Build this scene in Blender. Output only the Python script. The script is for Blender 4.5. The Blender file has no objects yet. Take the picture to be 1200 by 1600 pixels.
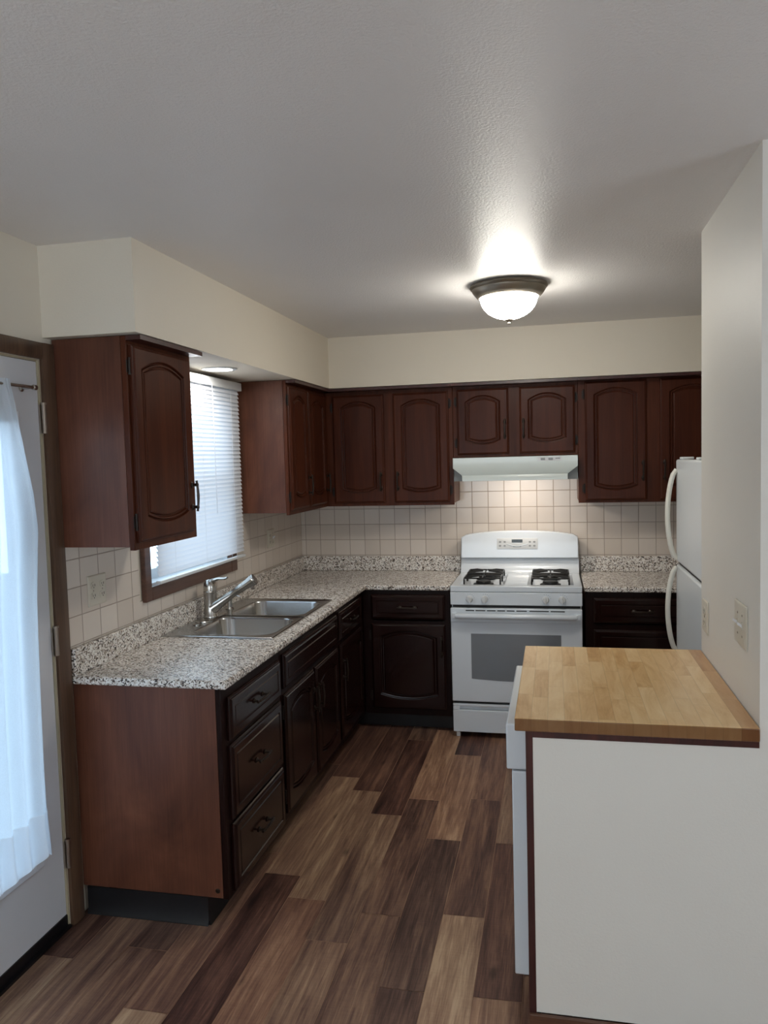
import bpy, bmesh, math, random
from mathutils import Vector, Matrix
random.seed(7)
S = bpy.context.scene
COL = S.collection

# ------------------------------------------------------------------ camera
F_PX, YAW, PITCH, ROLL, CAM_H = 1226.51, 0.2146, -0.0671, -0.0270, 1.6728
cy, sy, cp, sp = math.cos(YAW), math.sin(YAW), math.cos(PITCH), math.sin(PITCH)
fwd = Vector((-sy * cp, cy * cp, sp))
right = Vector((cy, sy, 0))
up = right.cross(fwd)
cr, sr = math.cos(ROLL), math.sin(ROLL)
r2 = right * cr + up * sr
u2 = -right * sr + up * cr
cam_d = bpy.data.cameras.new('camera')
cam = bpy.data.objects.new('camera', cam_d)
COL.objects.link(cam)
m = Matrix.Identity(4)
for i in range(3):
    m[i][0], m[i][1], m[i][2] = r2[i], u2[i], -fwd[i]
m[2][3] = CAM_H
cam.matrix_world = m
cam_d.sensor_fit = 'VERTICAL'
cam_d.sensor_height = 36.0
cam_d.lens = F_PX / 1600 * 36.0
cam_d.clip_start = 0.05
S.camera = cam

# ------------------------------------------------------------------ exposure, world, daylight
S.view_settings.view_transform = 'Standard'
S.view_settings.look = 'None'
S.view_settings.gamma = 1
S.view_settings.use_curve_mapping = False
S.view_settings.exposure = 0.27
SKY_STRENGTH = 3.5
DAY_POWER = 17.0
SIDE_POWER = 15.0
LAMP_STRENGTH = 45.0
HOOD_POWER = 2.7
CAN_STRENGTH = 75.0
W = bpy.data.worlds.new('sky')
S.world = W
W.use_nodes = True
bg = W.node_tree.nodes['Background']
bg.inputs[0].default_value = (0.66, 0.83, 1.0, 1)
bg.inputs[1].default_value = SKY_STRENGTH


def area(name, loc, rot, sx, sy_, power, col):
    d = bpy.data.lights.new(name, 'AREA')
    d.shape = 'RECTANGLE'
    d.size, d.size_y, d.energy, d.color = sx, sy_, power, col
    o = bpy.data.objects.new(name, d)
    COL.objects.link(o)
    o.location = loc
    o.rotation_euler = rot
    return o


# daylight entering by the window in the wall behind the camera
area('daylight', (-0.6, -1.95, 1.45), (math.radians(90), 0, 0), 1.9, 1.2, DAY_POWER, (1.0, 0.98, 0.95))

area('side_fill_light', (3.12, 0.2, 1.45), (0, math.radians(90), 0), 1.2, 1.7, SIDE_POWER, (0.97, 0.98, 1.0))  # added area lamp, unseen, brightening the door and left wall from the right

# ------------------------------------------------------------------ main measures
XL, XR, YB, ZC = -1.753, 0.522, 5.268, 2.4474
XS, YSN, YBS, ZS = -1.3926, 2.4796, 4.851, 2.1306
ZK, ZKB = 0.907, 0.876
XCF, YCB, YC0 = -1.139, 4.628, 2.531
XF, YF = -1.167, 4.656          # base cabinet faces
XUF, YUF = -1.457, 4.961        # wall cabinet faces
ZU = 1.3725
YW = 2.19                       # wall face towards the camera
XE = 1.42                       # far right wall of the fridge alcove
T = 0.1067


# ------------------------------------------------------------------ node helpers
def lin(c):
    return tuple(((v / 255) / 12.92 if v / 255 <= 0.04045 else ((v / 255 + 0.055) / 1.055) ** 2.4) for v in c) + (1.0,)


class NT:
    def __init__(s, name):
        s.m = bpy.data.materials.new(name)
        s.m.use_nodes = True
        s.t = s.m.node_tree
        s.p = s.t.nodes['Principled BSDF']
        s.out = s.t.nodes['Material Output']

    def n(s, typ, **kw):
        nd = s.t.nodes.new(typ)
        for k, v in kw.items():
            setattr(nd, k, v)
        return nd

    def l(s, a, b):
        s.t.links.new(a, b)

    def set(s, **kw):
        for k, v in kw.items():
            k = {'rough': 'Roughness', 'metal': 'Metallic', 'base': 'Base Color', 'coat': 'Coat Weight', 'coatr': 'Coat Roughness',
                 'spec': 'Specular IOR Level', 'trans': 'Transmission Weight', 'ior': 'IOR', 'alpha': 'Alpha', 'emi': 'Emission Color',
                 'emis': 'Emission Strength'}[k]
            s.p.inputs[k].default_value = v
        return s

    def pos(s, scale=(1, 1, 1), loc=(0, 0, 0)):
        g = s.n('ShaderNodeNewGeometry')
        mp = s.n('ShaderNodeMapping')
        mp.inputs['Scale'].default_value = scale
        mp.inputs['Location'].default_value = loc
        s.l(g.outputs['Position'], mp.inputs['Vector'])
        return mp.outputs[0]

    def noise(s, vec, scale, detail=3, rough=0.5, dist=0.0):
        nd = s.n('ShaderNodeTexNoise')
        nd.inputs['Scale'].default_value = scale
        nd.inputs['Detail'].default_value = detail
        nd.inputs['Roughness'].default_value = rough
        nd.inputs['Distortion'].default_value = dist
        s.l(vec, nd.inputs['Vector'])
        return nd.outputs['Fac']

    def ramp(s, fac, stops, interp='LINEAR'):
        r = s.n('ShaderNodeValToRGB')
        r.color_ramp.interpolation = interp
        e = r.color_ramp.elements
        while len(e) < len(stops):
            e.new(0.5)
        for i, (p, c) in enumerate(stops):
            e[i].position = p
            e[i].color = c
        s.l(fac, r.inputs['Fac'])
        return r.outputs['Color']

    def math(s, op, a, b=None, c=None):
        nd = s.n('ShaderNodeMath', operation=op)
        for i, v in enumerate((a, b, c)):
            if v is None:
                continue
            if isinstance(v, (int, float)):
                nd.inputs[i].default_value = v
            else:
                s.l(v, nd.inputs[i])
        return nd.outputs[0]

    def mix(s, fac, a, b, mode='MIX'):
        nd = s.n('ShaderNodeMix', data_type='RGBA', blend_type=mode)
        for sock, v in ((nd.inputs['Factor'], fac), (nd.inputs['A'] if False else nd.inputs[6], a), (nd.inputs[7], b)):
            if isinstance(v, (int, float)):
                sock.default_value = v
            elif isinstance(v, tuple):
                sock.default_value = v
            else:
                s.l(v, sock)
        return nd.outputs[2]

    def base(s, c):
        s.l(c, s.p.inputs['Base Color'])
        return s

    def bump(s, h, strength=0.2, dist=0.01):
        b = s.n('ShaderNodeBump')
        b.inputs['Strength'].default_value = strength
        b.inputs['Distance'].default_value = dist
        s.l(h, b.inputs['Height'])
        s.l(b.outputs[0], s.p.inputs['Normal'])
        return s


def plain(name, rgb, rough=0.5, metal=0.0, noise=0.0, **kw):
    t = NT(name)
    c = lin(rgb)
    t.set(base=c, rough=rough, metal=metal, **kw)
    if noise:
        f = t.noise(t.pos(), 6, 3)
        lo = tuple(v * (1 - noise) for v in c[:3]) + (1,)
        hi = tuple(min(1, v * (1 + noise)) for v in c[:3]) + (1,)
        t.base(t.ramp(f, [(0.3, lo), (0.7, hi)]))
    return t.m


def paint(name, rgb, rough, bscale, bstr, spec=0.4):
    t = NT(name)
    t.set(rough=rough, spec=spec)
    c = lin(rgb)
    f = t.noise(t.pos(), 2.0, 4)
    t.base(t.ramp(f, [(0.3, tuple(v * 0.97 for v in c[:3]) + (1,)), (0.7, c)]))
    t.bump(t.noise(t.pos(), bscale, 3, 0.6), bstr, 0.004)
    return t.m


def wood(name, dark, mid, light, rough=0.36, axis='z', coat=0.25, contrast=1.0, spec=0.4):
    t = NT(name)
    t.set(rough=rough, coat=coat, coatr=0.22, spec=spec)
    st = {'z': (14, 14, 0.9), 'y': (14, 0.9, 14), 'x': (0.9, 14, 14)}[axis]
    fine = {'z': (160, 160, 5), 'y': (160, 5, 160), 'x': (5, 160, 160)}[axis]
    a = t.noise(t.pos(st), 1.0, 5, 0.6, 0.6)
    b = t.noise(t.pos(fine), 1.0, 2, 0.5)
    f = t.math('ADD', t.math('MULTIPLY', a, 0.75), t.math('MULTIPLY', b, 0.25))
    w = 0.18 / contrast
    t.base(t.ramp(f, [(0.5 - w, lin(dark)), (0.5, lin(mid)), (0.5 + w, lin(light))]))
    t.bump(b, 0.05, 0.002)
    return t.m


def veneer(name, dark, mid, light):
    t = NT(name)
    t.set(rough=0.42, spec=0.35, coat=0.08, coatr=0.3)
    blot = t.noise(t.pos((3.2, 3.2, 1.5), (2, 1, 0)), 1.0, 4, 0.6, 1.2)
    a = t.noise(t.pos((22, 22, 0.9)), 1.0, 4, 0.6, 0.5)
    b = t.noise(t.pos((170, 170, 6)), 1.0, 2, 0.5)
    f = t.math('ADD', t.math('MULTIPLY', blot, 0.62), t.math('ADD', t.math('MULTIPLY', a, 0.22), t.math('MULTIPLY', b, 0.16)))
    t.base(t.ramp(f, [(0.34, lin(dark)), (0.5, lin(mid)), (0.66, lin(light))]))
    t.bump(b, 0.04, 0.002)
    return t.m


def granite():
    t = NT('speckled_laminate')
    t.set(rough=0.27, spec=0.5)
    p = t.pos()
    v = t.n('ShaderNodeTexVoronoi')
    v.inputs['Scale'].default_value = 185
    v.inputs['Randomness'].default_value = 1
    t.l(p, v.inputs['Vector'])
    sep = t.n('ShaderNodeSeparateColor')
    t.l(v.outputs['Color'], sep.inputs[0])
    cl = t.noise(p, 38, 3, 0.6)
    f = t.math('ADD', t.math('MULTIPLY', sep.outputs[0], 0.62), t.math('MULTIPLY', cl, 0.55))
    c = t.ramp(f, [(0.0, lin((62, 53, 48))), (0.36, lin((126, 112, 102))), (0.425, lin((170, 156, 144))), (0.50, lin((204, 194, 184))),
                   (0.60, lin((226, 220, 212))), (0.76, lin((238, 234, 229)))], 'CONSTANT')
    t.base(c)
    return t.m


def tile(name, u, v0, uo, upitch):
    t = NT(name)
    g = t.n('ShaderNodeNewGeometry')
    s = t.n('ShaderNodeSeparateXYZ')
    t.l(g.outputs['Position'], s.inputs[0])
    a = t.math('DIVIDE', t.math('SUBTRACT', s.outputs['XYZ'.index(u)], uo), upitch)
    b = t.math('DIVIDE', t.math('SUBTRACT', s.outputs[2], v0), T)

    def edge(x):
        fr = t.math('FRACT', x)
        return t.math('MINIMUM', fr, t.math('SUBTRACT', 1.0, fr))
    e = t.math('MINIMUM', edge(a), edge(b))
    mask = t.n('ShaderNodeMapRange', interpolation_type='SMOOTHSTEP')
    mask.inputs[1].default_value = 0.010
    mask.inputs[2].default_value = 0.028
    t.l(e, mask.inputs[0])
    cmb = t.n('ShaderNodeCombineXYZ')
    t.l(t.math('FLOOR', a), cmb.inputs[0])
    t.l(t.math('FLOOR', b), cmb.inputs[1])
    wn = t.n('ShaderNodeTexWhiteNoise', noise_dimensions='2D')
    t.l(cmb.outputs[0], wn.inputs['Vector'])
    tc = t.ramp(wn.outputs['Value'], [(0, lin((206, 194, 182))), (1, lin((216, 205, 194)))])
    col = t.mix(mask.outputs[0], lin((160, 146, 134)), tc)
    t.base(col)
    rg = t.n('ShaderNodeMapRange')
    t.l(mask.outputs[0], rg.inputs[0])
    rg.inputs[3].default_value = 0.8
    rg.inputs[4].default_value = 0.16
    t.l(rg.outputs[0], t.p.inputs['Roughness'])
    h = t.math('ADD', mask.outputs[0], t.math('MULTIPLY', t.noise(t.pos(), 9, 2), 0.35))
    t.bump(h, 0.35, 0.003)
    return t.m


def plank_mat():
    t = NT('vinyl_planks')
    at = t.n('ShaderNodeAttribute', attribute_name='tone')
    se = t.n('ShaderNodeAttribute', attribute_name='seed')
    g = t.n('ShaderNodeNewGeometry')
    sc = t.n('ShaderNodeVectorMath', operation='ADD')
    cmb = t.n('ShaderNodeCombineXYZ')
    t.l(t.math('MULTIPLY', se.outputs['Fac'], 37.0), cmb.inputs[0])
    t.l(t.math('MULTIPLY', se.outputs['Fac'], 91.0), cmb.inputs[1])
    t.l(g.outputs['Position'], sc.inputs[0])
    t.l(cmb.outputs[0], sc.inputs[1])

    def mp(scale):
        m_ = t.n('ShaderNodeMapping')
        m_.inputs['Scale'].default_value = scale
        t.l(sc.outputs[0], m_.inputs['Vector'])
        return m_.outputs[0]
    big = t.noise(mp((10, 1.1, 1)), 1.0, 5, 0.62, 1.0)
    med = t.noise(mp((40, 1.7, 1)), 1.0, 6, 0.72, 0.7)
    fine = t.noise(mp((230, 9, 1)), 1.0, 3, 0.6)
    cross = t.noise(mp((14, 120, 1)), 1.0, 2, 0.5)
    f = t.math('ADD', at.outputs['Fac'], t.math('MULTIPLY', t.math('SUBTRACT', big, 0.5), 0.95))
    f = t.math('ADD', f, t.math('MULTIPLY', t.math('SUBTRACT', med, 0.5), 0.95))
    f = t.math('ADD', f, t.math('MULTIPLY', t.math('SUBTRACT', fine, 0.5), 0.42))
    f = t.math('ADD', f, t.math('MULTIPLY', t.math('SUBTRACT', cross, 0.5), 0.10))
    c = t.ramp(f, [(0.0, lin((40, 27, 24))), (0.22, lin((75, 53, 46))), (0.42, lin((108, 81, 68))), (0.62, lin((140, 111, 90))),
                   (0.82, lin((170, 141, 113))), (1.0, lin((198, 171, 139)))])
    # reddish cast of some boards
    hue = t.n('ShaderNodeTexWhiteNoise', noise_dimensions='1D')
    t.l(se.outputs['Fac'], hue.inputs['W'])
    c = t.mix(t.math('MULTIPLY', hue.outputs['Value'], 0.65), c, (0.92, 0.66, 0.64, 1), 'MULTIPLY')
    # knots
    v = t.n('ShaderNodeTexVoronoi')
    v.inputs['Scale'].default_value = 1.0
    t.l(mp((7, 2.6, 1)), v.inputs['Vector'])
    k = t.n('ShaderNodeMapRange', interpolation_type='SMOOTHSTEP')
    k.inputs[1].default_value, k.inputs[2].default_value, k.inputs[3].default_value, k.inputs[4].default_value = 0.03, 0.13, 0.45, 1.0
    t.l(v.outputs['Distance'], k.inputs[0])
    kk = t.n('ShaderNodeCombineColor')
    for i in range(3):
        t.l(k.outputs[0], kk.inputs[i])
    c = t.mix(1.0, c, kk.outputs[0], 'MULTIPLY')
    t.base(c)
    t.set(rough=0.5, spec=0.35)
    t.bump(t.math('ADD', fine, med), 0.12, 0.002)
    return t.m


def butcher():
    t = NT('maple_staves')
    g = t.n('ShaderNodeNewGeometry')
    s = t.n('ShaderNodeSeparateXYZ')
    t.l(g.outputs['Position'], s.inputs[0])
    wv = 0.0455
    a = t.math('DIVIDE', t.math('ADD', s.outputs[0], 0.117), wv)
    row = t.math('FLOOR', a)
    w1 = t.n('ShaderNodeTexWhiteNoise', noise_dimensions='1D')
    t.l(row, w1.inputs['W'])
    b = t.math('ADD', t.math('DIVIDE', s.outputs[1], 0.31), t.math('MULTIPLY', w1.outputs['Value'], 9.0))
    colm = t.math('FLOOR', b)
    cmb = t.n('ShaderNodeCombineXYZ')
    t.l(row, cmb.inputs[0])
    t.l(colm, cmb.inputs[1])
    wn = t.n('ShaderNodeTexWhiteNoise', noise_dimensions='2D')
    t.l(cmb.outputs[0], wn.inputs['Vector'])
    # grain, shifted from stave to stave
    off = t.n('ShaderNodeVectorMath', operation='MULTIPLY_ADD')
    t.l(cmb.outputs[0], off.inputs[0])
    off.inputs[1].default_value = (3.7, 5.3, 1)
    t.l(g.outputs['Position'], off.inputs[2])

    def mp(scale):
        m_ = t.n('ShaderNodeMapping')
        m_.inputs['Scale'].default_value = scale
        t.l(off.outputs[0], m_.inputs['Vector'])
        return m_.outputs[0]
    g1 = t.noise(mp((16, 3.2, 3)), 1.0, 4, 0.6, 1.6)
    g2 = t.noise(mp((150, 8, 20)), 1.0, 3, 0.6)
    f = t.math('ADD', t.math('MULTIPLY', wn.outputs['Value'], 0.32), t.math('ADD', t.math('MULTIPLY', g1, 0.75), -0.10))
    f = t.math('ADD', f, t.math('MULTIPLY', g2, 0.2))
    c = t.ramp(f, [(0.18, lin((176, 128, 74))), (0.36, lin((206, 163, 106))), (0.52, lin((222, 185, 131))), (0.70, lin((232, 200, 150))), (0.9, lin((240, 214, 172)))])

    def edge(x, w):
        fr = t.math('FRACT', x)
        e = t.math('MINIMUM', fr, t.math('SUBTRACT', 1.0, fr))
        mk = t.n('ShaderNodeMapRange', interpolation_type='SMOOTHSTEP')
        mk.inputs[1].default_value, mk.inputs[2].default_value, mk.inputs[3].default_value, mk.inputs[4].default_value = 0.0, w, 0.8, 1.0
        t.l(e, mk.inputs[0])
        return mk.outputs[0]
    e = t.math('MINIMUM', edge(a, 0.035), edge(b, 0.007))
    ec = t.n('ShaderNodeCombineColor')
    for i in range(3):
        t.l(e, ec.inputs[i])
    c = t.mix(1.0, c, ec.outputs[0], 'MULTIPLY')
    c = t.mix(t.math('GREATER_THAN', row, 12.5), c, t.mix(1.0, c, (0.74, 0.62, 0.54, 1), 'MULTIPLY'))   # darker last stave by the wall
    sn = t.n('ShaderNodeSeparateXYZ')
    t.l(g.outputs['True Normal'], sn.inputs[0])
    eg = t.math('GREATER_THAN', t.math('ABSOLUTE', sn.outputs[1]), 0.7)      # oiled end grain is darker wood
    c = t.mix(eg, c, t.mix(1.0, c, (0.28, 0.20, 0.15, 1), 'MULTIPLY'))
    t.base(c)
    t.set(rough=0.3, spec=0.5, coat=0.25, coatr=0.2)
    return t.m


def sheet(name, rgb, clear, trans, rough=0.6):
    """thin cloth or plastic: part diffuse, part translucent, part see-through"""
    t = NT(name)
    c = lin(rgb)
    d = t.n('ShaderNodeBsdfDiffuse')
    d.inputs[0].default_value = c
    tr = t.n('ShaderNodeBsdfTranslucent')
    tr.inputs[0].default_value = c
    tp = t.n('ShaderNodeBsdfTransparent')
    m1 = t.n('ShaderNodeMixShader')
    m1.inputs[0].default_value = trans
    t.l(d.outputs[0], m1.inputs[1])
    t.l(tr.outputs[0], m1.inputs[2])
    m2 = t.n('ShaderNodeMixShader')
    w = t.noise(t.pos(), 900, 1)
    t.l(t.math('MULTIPLY', w, clear * 2), m2.inputs[0])
    t.l(m1.outputs[0], m2.inputs[1])
    t.l(tp.outputs[0], m2.inputs[2])
    t.l(m2.outputs[0], t.out.inputs[0])
    return t.m


def glow(name, rgb, strength):
    t = NT(name)
    t.set(base=(0.9, 0.9, 0.88, 1), rough=0.4, emi=lin(rgb), emis=strength)
    return t.m


def glass(name):
    t = NT(name)
    t.set(base=(0.95, 0.98, 1, 1), rough=0.02, trans=1.0, ior=1.0, spec=0.5)
    tp = t.n('ShaderNodeBsdfTransparent')
    tp.inputs[0].default_value = (0.93, 0.96, 0.97, 1)
    gl = t.n('ShaderNodeBsdfGlossy')
    gl.inputs['Roughness'].default_value = 0.03
    mx = t.n('ShaderNodeMixShader')
    mx.inputs[0].default_value = 0.07
    t.l(tp.outputs[0], mx.inputs[1])
    t.l(gl.outputs[0], mx.inputs[2])
    t.l(mx.outputs[0], t.out.inputs[0])
    return t.m


def steel(name, rgb=(176, 176, 176), rough=0.28, axis=(4, 300, 300)):
    t = NT(name)
    t.set(metal=1.0)
    f = t.noise(t.pos(axis), 1.0, 2)
    t.base(t.ramp(f, [(0.3, lin(tuple(v * 0.98 for v in rgb))), (0.7, lin(rgb))]))
    r = t.n('ShaderNodeMapRange')
    r.inputs[3].default_value, r.inputs[4].default_value = rough * 0.93, rough * 1.07
    t.l(f, r.inputs[0])
    t.l(r.outputs[0], t.p.inputs['Roughness'])
    return t.m


M = {}
M['ceiling'] = paint('ceiling_paint', (236, 233, 231), 0.42, 130, 0.5, 0.35)
M['wall'] = paint('cream_wall_paint', (222, 213, 197), 0.55, 160, 0.12)
M['wall_white'] = paint('white_wall_paint', (220, 216, 208), 0.5, 160, 0.12)
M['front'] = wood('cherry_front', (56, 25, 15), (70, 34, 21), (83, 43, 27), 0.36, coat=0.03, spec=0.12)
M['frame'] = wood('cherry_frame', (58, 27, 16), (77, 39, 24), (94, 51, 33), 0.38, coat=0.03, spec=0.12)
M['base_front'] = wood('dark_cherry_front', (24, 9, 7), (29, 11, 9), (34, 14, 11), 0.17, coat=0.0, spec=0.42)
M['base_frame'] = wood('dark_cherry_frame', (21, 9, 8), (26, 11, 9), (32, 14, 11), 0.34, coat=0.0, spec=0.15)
M['side'] = veneer('cherry_side_veneer', (70, 38, 26), (94, 54, 38), (116, 72, 53))
M['casing'] = wood('walnut_casing', (58, 42, 32), (82, 60, 45), (104, 78, 58), 0.45)
M['win_wood'] = wood('window_casing_wood', (66, 44, 36), (92, 62, 50), (114, 80, 64), 0.4, 'y')
M['granite'] = granite()
M['tile_l'] = tile('tile_left', 'Y', 1.0135, 2.62, 0.121)
M['tile_b'] = tile('tile_back', 'X', 1.0135, -1.501, T)
M['floor'] = plank_mat()
M['butcher'] = butcher()
M['white'] = plain('white_enamel', (218, 224, 230), 0.22, 0, 0.01, coat=0.4)
M['handle_white'] = plain('off_white_handle', (220, 217, 206), 0.35, 0, 0.01)
M['white_plastic'] = plain('white_plastic', (216, 218, 219), 0.4, 0, 0.01)
M['ivory'] = plain('ivory_plastic', (205, 198, 183), 0.42, 0, 0.01)
M['door_paint'] = plain('white_door_paint', (205, 205, 208), 0.45, 0, 0.01)
M['fridge'] = paint('pebbled_white_enamel', (222, 226, 228), 0.3, 260, 0.12, 0.5)
M['hood'] = plain('pale_hood_enamel', (214, 222, 218), 0.28, 0, 0.01, coat=0.3)
M['hood_dark'] = plain('hood_filter_and_shade', (104, 105, 102), 0.4, 0.3, 0.02)  # filter grey, also painting in the shade on the hood's corner panels
M['black'] = plain('black_vinyl', (15, 15, 18), 0.4, 0, 0.1)
M['iron'] = plain('cast_iron', (24, 24, 25), 0.38, 0.2, 0.1)
M['gap'] = plain('dark_gap', (22, 22, 23), 0.6)
M['bronze'] = plain('antique_bronze', (50, 41, 35), 0.32, 0.65, 0.1)
M['hinge_bronze'] = plain('dark_bronze_hinge', (36, 28, 24), 0.5, 0.4, 0.1)
M['hinge_steel'] = steel('hinge_steel', (168, 158, 148), 0.35)
M['steel'] = steel('stainless', (186, 186, 185), 0.22)
M['nickel'] = steel('brushed_nickel', (188, 184, 178), 0.24)
M['lampring'] = plain('brushed_bronze_ring', (150, 142, 130), 0.36, 0.8, 0.05)
M['dome'] = glow('lit_glass_dome', (255, 251, 240), LAMP_STRENGTH)
M['canlens'] = glow('lit_can_lens', (255, 252, 245), CAN_STRENGTH)
M['hoodlens'] = glow('lit_hood_lens', (255, 238, 214), 6.0)
M['blind'] = sheet('blind_vinyl', (236, 238, 243), 0.0, 0.36)
M['cord'] = plain('blind_cord', (225, 226, 228), 0.6)
M['curtain'] = sheet('sheer_curtain', (222, 232, 242), 0.17, 0.5)
M['hem'] = sheet('curtain_hem', (236, 240, 244), 0.08, 0.45)
M['glass'] = glass('window_glass')
M['oven_glass'] = plain('oven_glass', (118, 122, 127), 0.12, 0, 0.03, coat=0.5)
M['display'] = plain('display', (42, 46, 46), 0.15)
M['mark'] = plain('grey_print', (150, 153, 155), 0.5)
M['darkred'] = wood('mahogany_strip', (44, 20, 18), (62, 28, 25), (80, 38, 32), 0.4)
M['base_trim'] = wood('baseboard_wood', (70, 44, 32), (96, 64, 46), (118, 82, 60), 0.4, 'x')
M['paving'] = plain('grey_paving', (112, 116, 116), 0.8, 0, 0.15)
M['bead'] = plain('weather_strip', (172, 160, 134), 0.6, 0, 0.03)


# ------------------------------------------------------------------ mesh helpers
def ID(u, v, w):
    return (u, v, w)


def left_face(x0):              # fronts of the left run, facing +x: u -> y, v -> z, w -> +x
    return lambda u, v, w: (x0 + w, u, v)


def back_face(y0):              # fronts of the back run, facing -y: u -> x, v -> z, w -> -y
    return lambda u, v, w: (u, y0 - w, v)


def minus_x_face(x0):           # facing -x: u -> -y
    return lambda u, v, w: (x0 - w, -u, v)


class MB:
    def __init__(s, f=ID):
        s.b = bmesh.new()
        s.f = f

    def vert(s, p):
        return s.b.verts.new(s.f(*p))

    def face(s, vs):
        try:
            return s.b.faces.new(vs)
        except ValueError:
            return None

    def box(s, x0, x1, y0, y1, z0, z1):
        v = [s.vert(p) for p in ((x0, y0, z0), (x1, y0, z0), (x1, y1, z0), (x0, y1, z0), (x0, y0, z1), (x1, y0, z1), (x1, y1, z1), (x0, y1, z1))]
        for q in ((0, 3, 2, 1), (4, 5, 6, 7), (0, 1, 5, 4), (1, 2, 6, 5), (2, 3, 7, 6), (3, 0, 4, 7)):
            s.face([v[i] for i in q])
        return s

    def loops(s, loops, cap0=True, cap1=True, closed=True):
        rows = [[s.vert(p) for p in lp] for lp in loops]
        n = len(rows[0])
        for a, b in zip(rows, rows[1:]):
            for i in range(n if closed else n - 1):
                j = (i + 1) % n
                s.face([a[i], a[j], b[j], b[i]])
        if cap0:
            s.face(list(reversed(rows[0])))
        if cap1:
            s.face(rows[-1])
        return rows

    def prism(s, poly, w0, w1, order='uvw'):
        """poly of 2-D points, extruded w0..w1; order maps (a, b, w) to axes"""
        def mk(a, b, w):
            d = {'u': a, 'v': b, 'w': w}
            return tuple(d[c] for c in order)
        s.loops([[mk(a, b, w0) for a, b in poly], [mk(a, b, w1) for a, b in poly]])
        return s

    def tube(s, pts, r, n=10, caps=True, flat=1.0):
        pts = [Vector(p) for p in pts]
        rs = r if isinstance(r, (list, tuple)) else [r] * len(pts)
        rings = []
        prev = None
        for i, p in enumerate(pts):
            d = (pts[min(i + 1, len(pts) - 1)] - pts[max(i - 1, 0)]).normalized()
            if prev is None:
                a = d.cross(Vector((0, 0, 1)))
                if a.length < 0.1:
                    a = d.cross(Vector((0, 1, 0)))
            else:
                a = prev - d * prev.dot(d)
            a.normalize()
            prev = a
            b = d.cross(a)
            rings.append([tuple(p + (a * math.cos(2 * math.pi * k / n) + b * flat * math.sin(2 * math.pi * k / n)) * rs[i]) for k in range(n)])
        s.loops(rings, caps, caps)
        return s

    def lathe(s, c, prof, n=32, axis='z'):
        def mk(r, h, k):
            a = 2 * math.pi * k / n
            if axis == 'z':
                return (c[0] + r * math.cos(a), c[1] + r * math.sin(a), c[2] + h)
            if axis == 'y':
                return (c[0] + r * math.cos(a), c[1] + h, c[2] + r * math.sin(a))
            return (c[0] + h, c[1] + r * math.cos(a), c[2] + r * math.sin(a))
        s.loops([[mk(max(r, 1e-4), h, k) for k in range(n)] for r, h in prof])
        return s

    def cells(s, xs, ys, fill, z0, z1):
        vt = {}

        def v(i, j, k):
            if (i, j, k) not in vt:
                vt[(i, j, k)] = s.vert((xs[i], ys[j], (z0, z1)[k]))
            return vt[(i, j, k)]
        nx, ny = len(xs) - 1, len(ys) - 1
        on = lambda i, j: 0 <= i < nx and 0 <= j < ny and fill(i, j)
        for i in range(nx):
            for j in range(ny):
                if not on(i, j):
                    continue
                s.face([v(i, j, 1), v(i + 1, j, 1), v(i + 1, j + 1, 1), v(i, j + 1, 1)])
                s.face([v(i, j, 0), v(i, j + 1, 0), v(i + 1, j + 1, 0), v(i + 1, j, 0)])
                for di, dj, a, b in ((-1, 0, (0, 1), (0, 0)), (1, 0, (1, 0), (1, 1)), (0, -1, (0, 0), (1, 0)), (0, 1, (1, 1), (0, 1))):
                    if not on(i + di, j + dj):
                        A, B = (i + a[0], j + a[1]), (i + b[0], j + b[1])
                        s.face([v(*A, 0), v(*B, 0), v(*B, 1), v(*A, 1)])
        return s

    def build(s, name, mat, parent=None, bevel=0.0, seg=2, smooth=35, label=None):
        bmesh.ops.recalc_face_normals(s.b, faces=s.b.faces)
        xs = [v.co for v in s.b.verts]
        lo = Vector((min(c.x for c in xs), min(c.y for c in xs), min(c.z for c in xs)))
        hi = Vector((max(c.x for c in xs), max(c.y for c in xs), max(c.z for c in xs)))
        org = Vector(((lo.x + hi.x) / 2, (lo.y + hi.y) / 2, lo.z))
        for v in s.b.verts:
            v.co -= org
        me = bpy.data.meshes.new(name)
        s.b.to_mesh(me)
        s.b.free()
        o = bpy.data.objects.new(name, me)
        COL.objects.link(o)
        me.materials.append(mat if not isinstance(mat, str) else M[mat])
        if smooth:
            for p in me.polygons:
                p.use_smooth = True
            me.set_sharp_from_angle(angle=math.radians(smooth))
        pw = WORLD.get(parent.name, Vector()) if parent else Vector()
        o.parent = parent
        o.location = org - pw
        WORLD[o.name] = org
        if bevel:
            md = o.modifiers.new('bevel', 'BEVEL')
            md.width = bevel
            md.segments = seg
            md.limit_method = 'ANGLE'
            md.angle_limit = math.radians(40)
        if label:
            o['label'] = label
        return o


WORLD = {}


def tag(o, label, cat, group=None):
    o['label'] = label
    o['category'] = cat
    if group:
        o['group'] = group
    return o


def thing(name, loc, label, cat, group=None):
    o = bpy.data.objects.new(name, None)
    COL.objects.link(o)
    o.empty_display_size = 0.1
    o.location = loc
    WORLD[o.name] = Vector(loc)
    return tag(o, label, cat, group)


def struct(o):
    o['kind'] = 'structure'
    return o


def B(name, mat, parent, *b, bevel=0.0, f=ID, label=None, seg=2):
    mb = MB(f)
    for q in b:
        mb.box(*q)
    return mb.build(name, mat, parent, bevel, seg, label=label)


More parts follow.
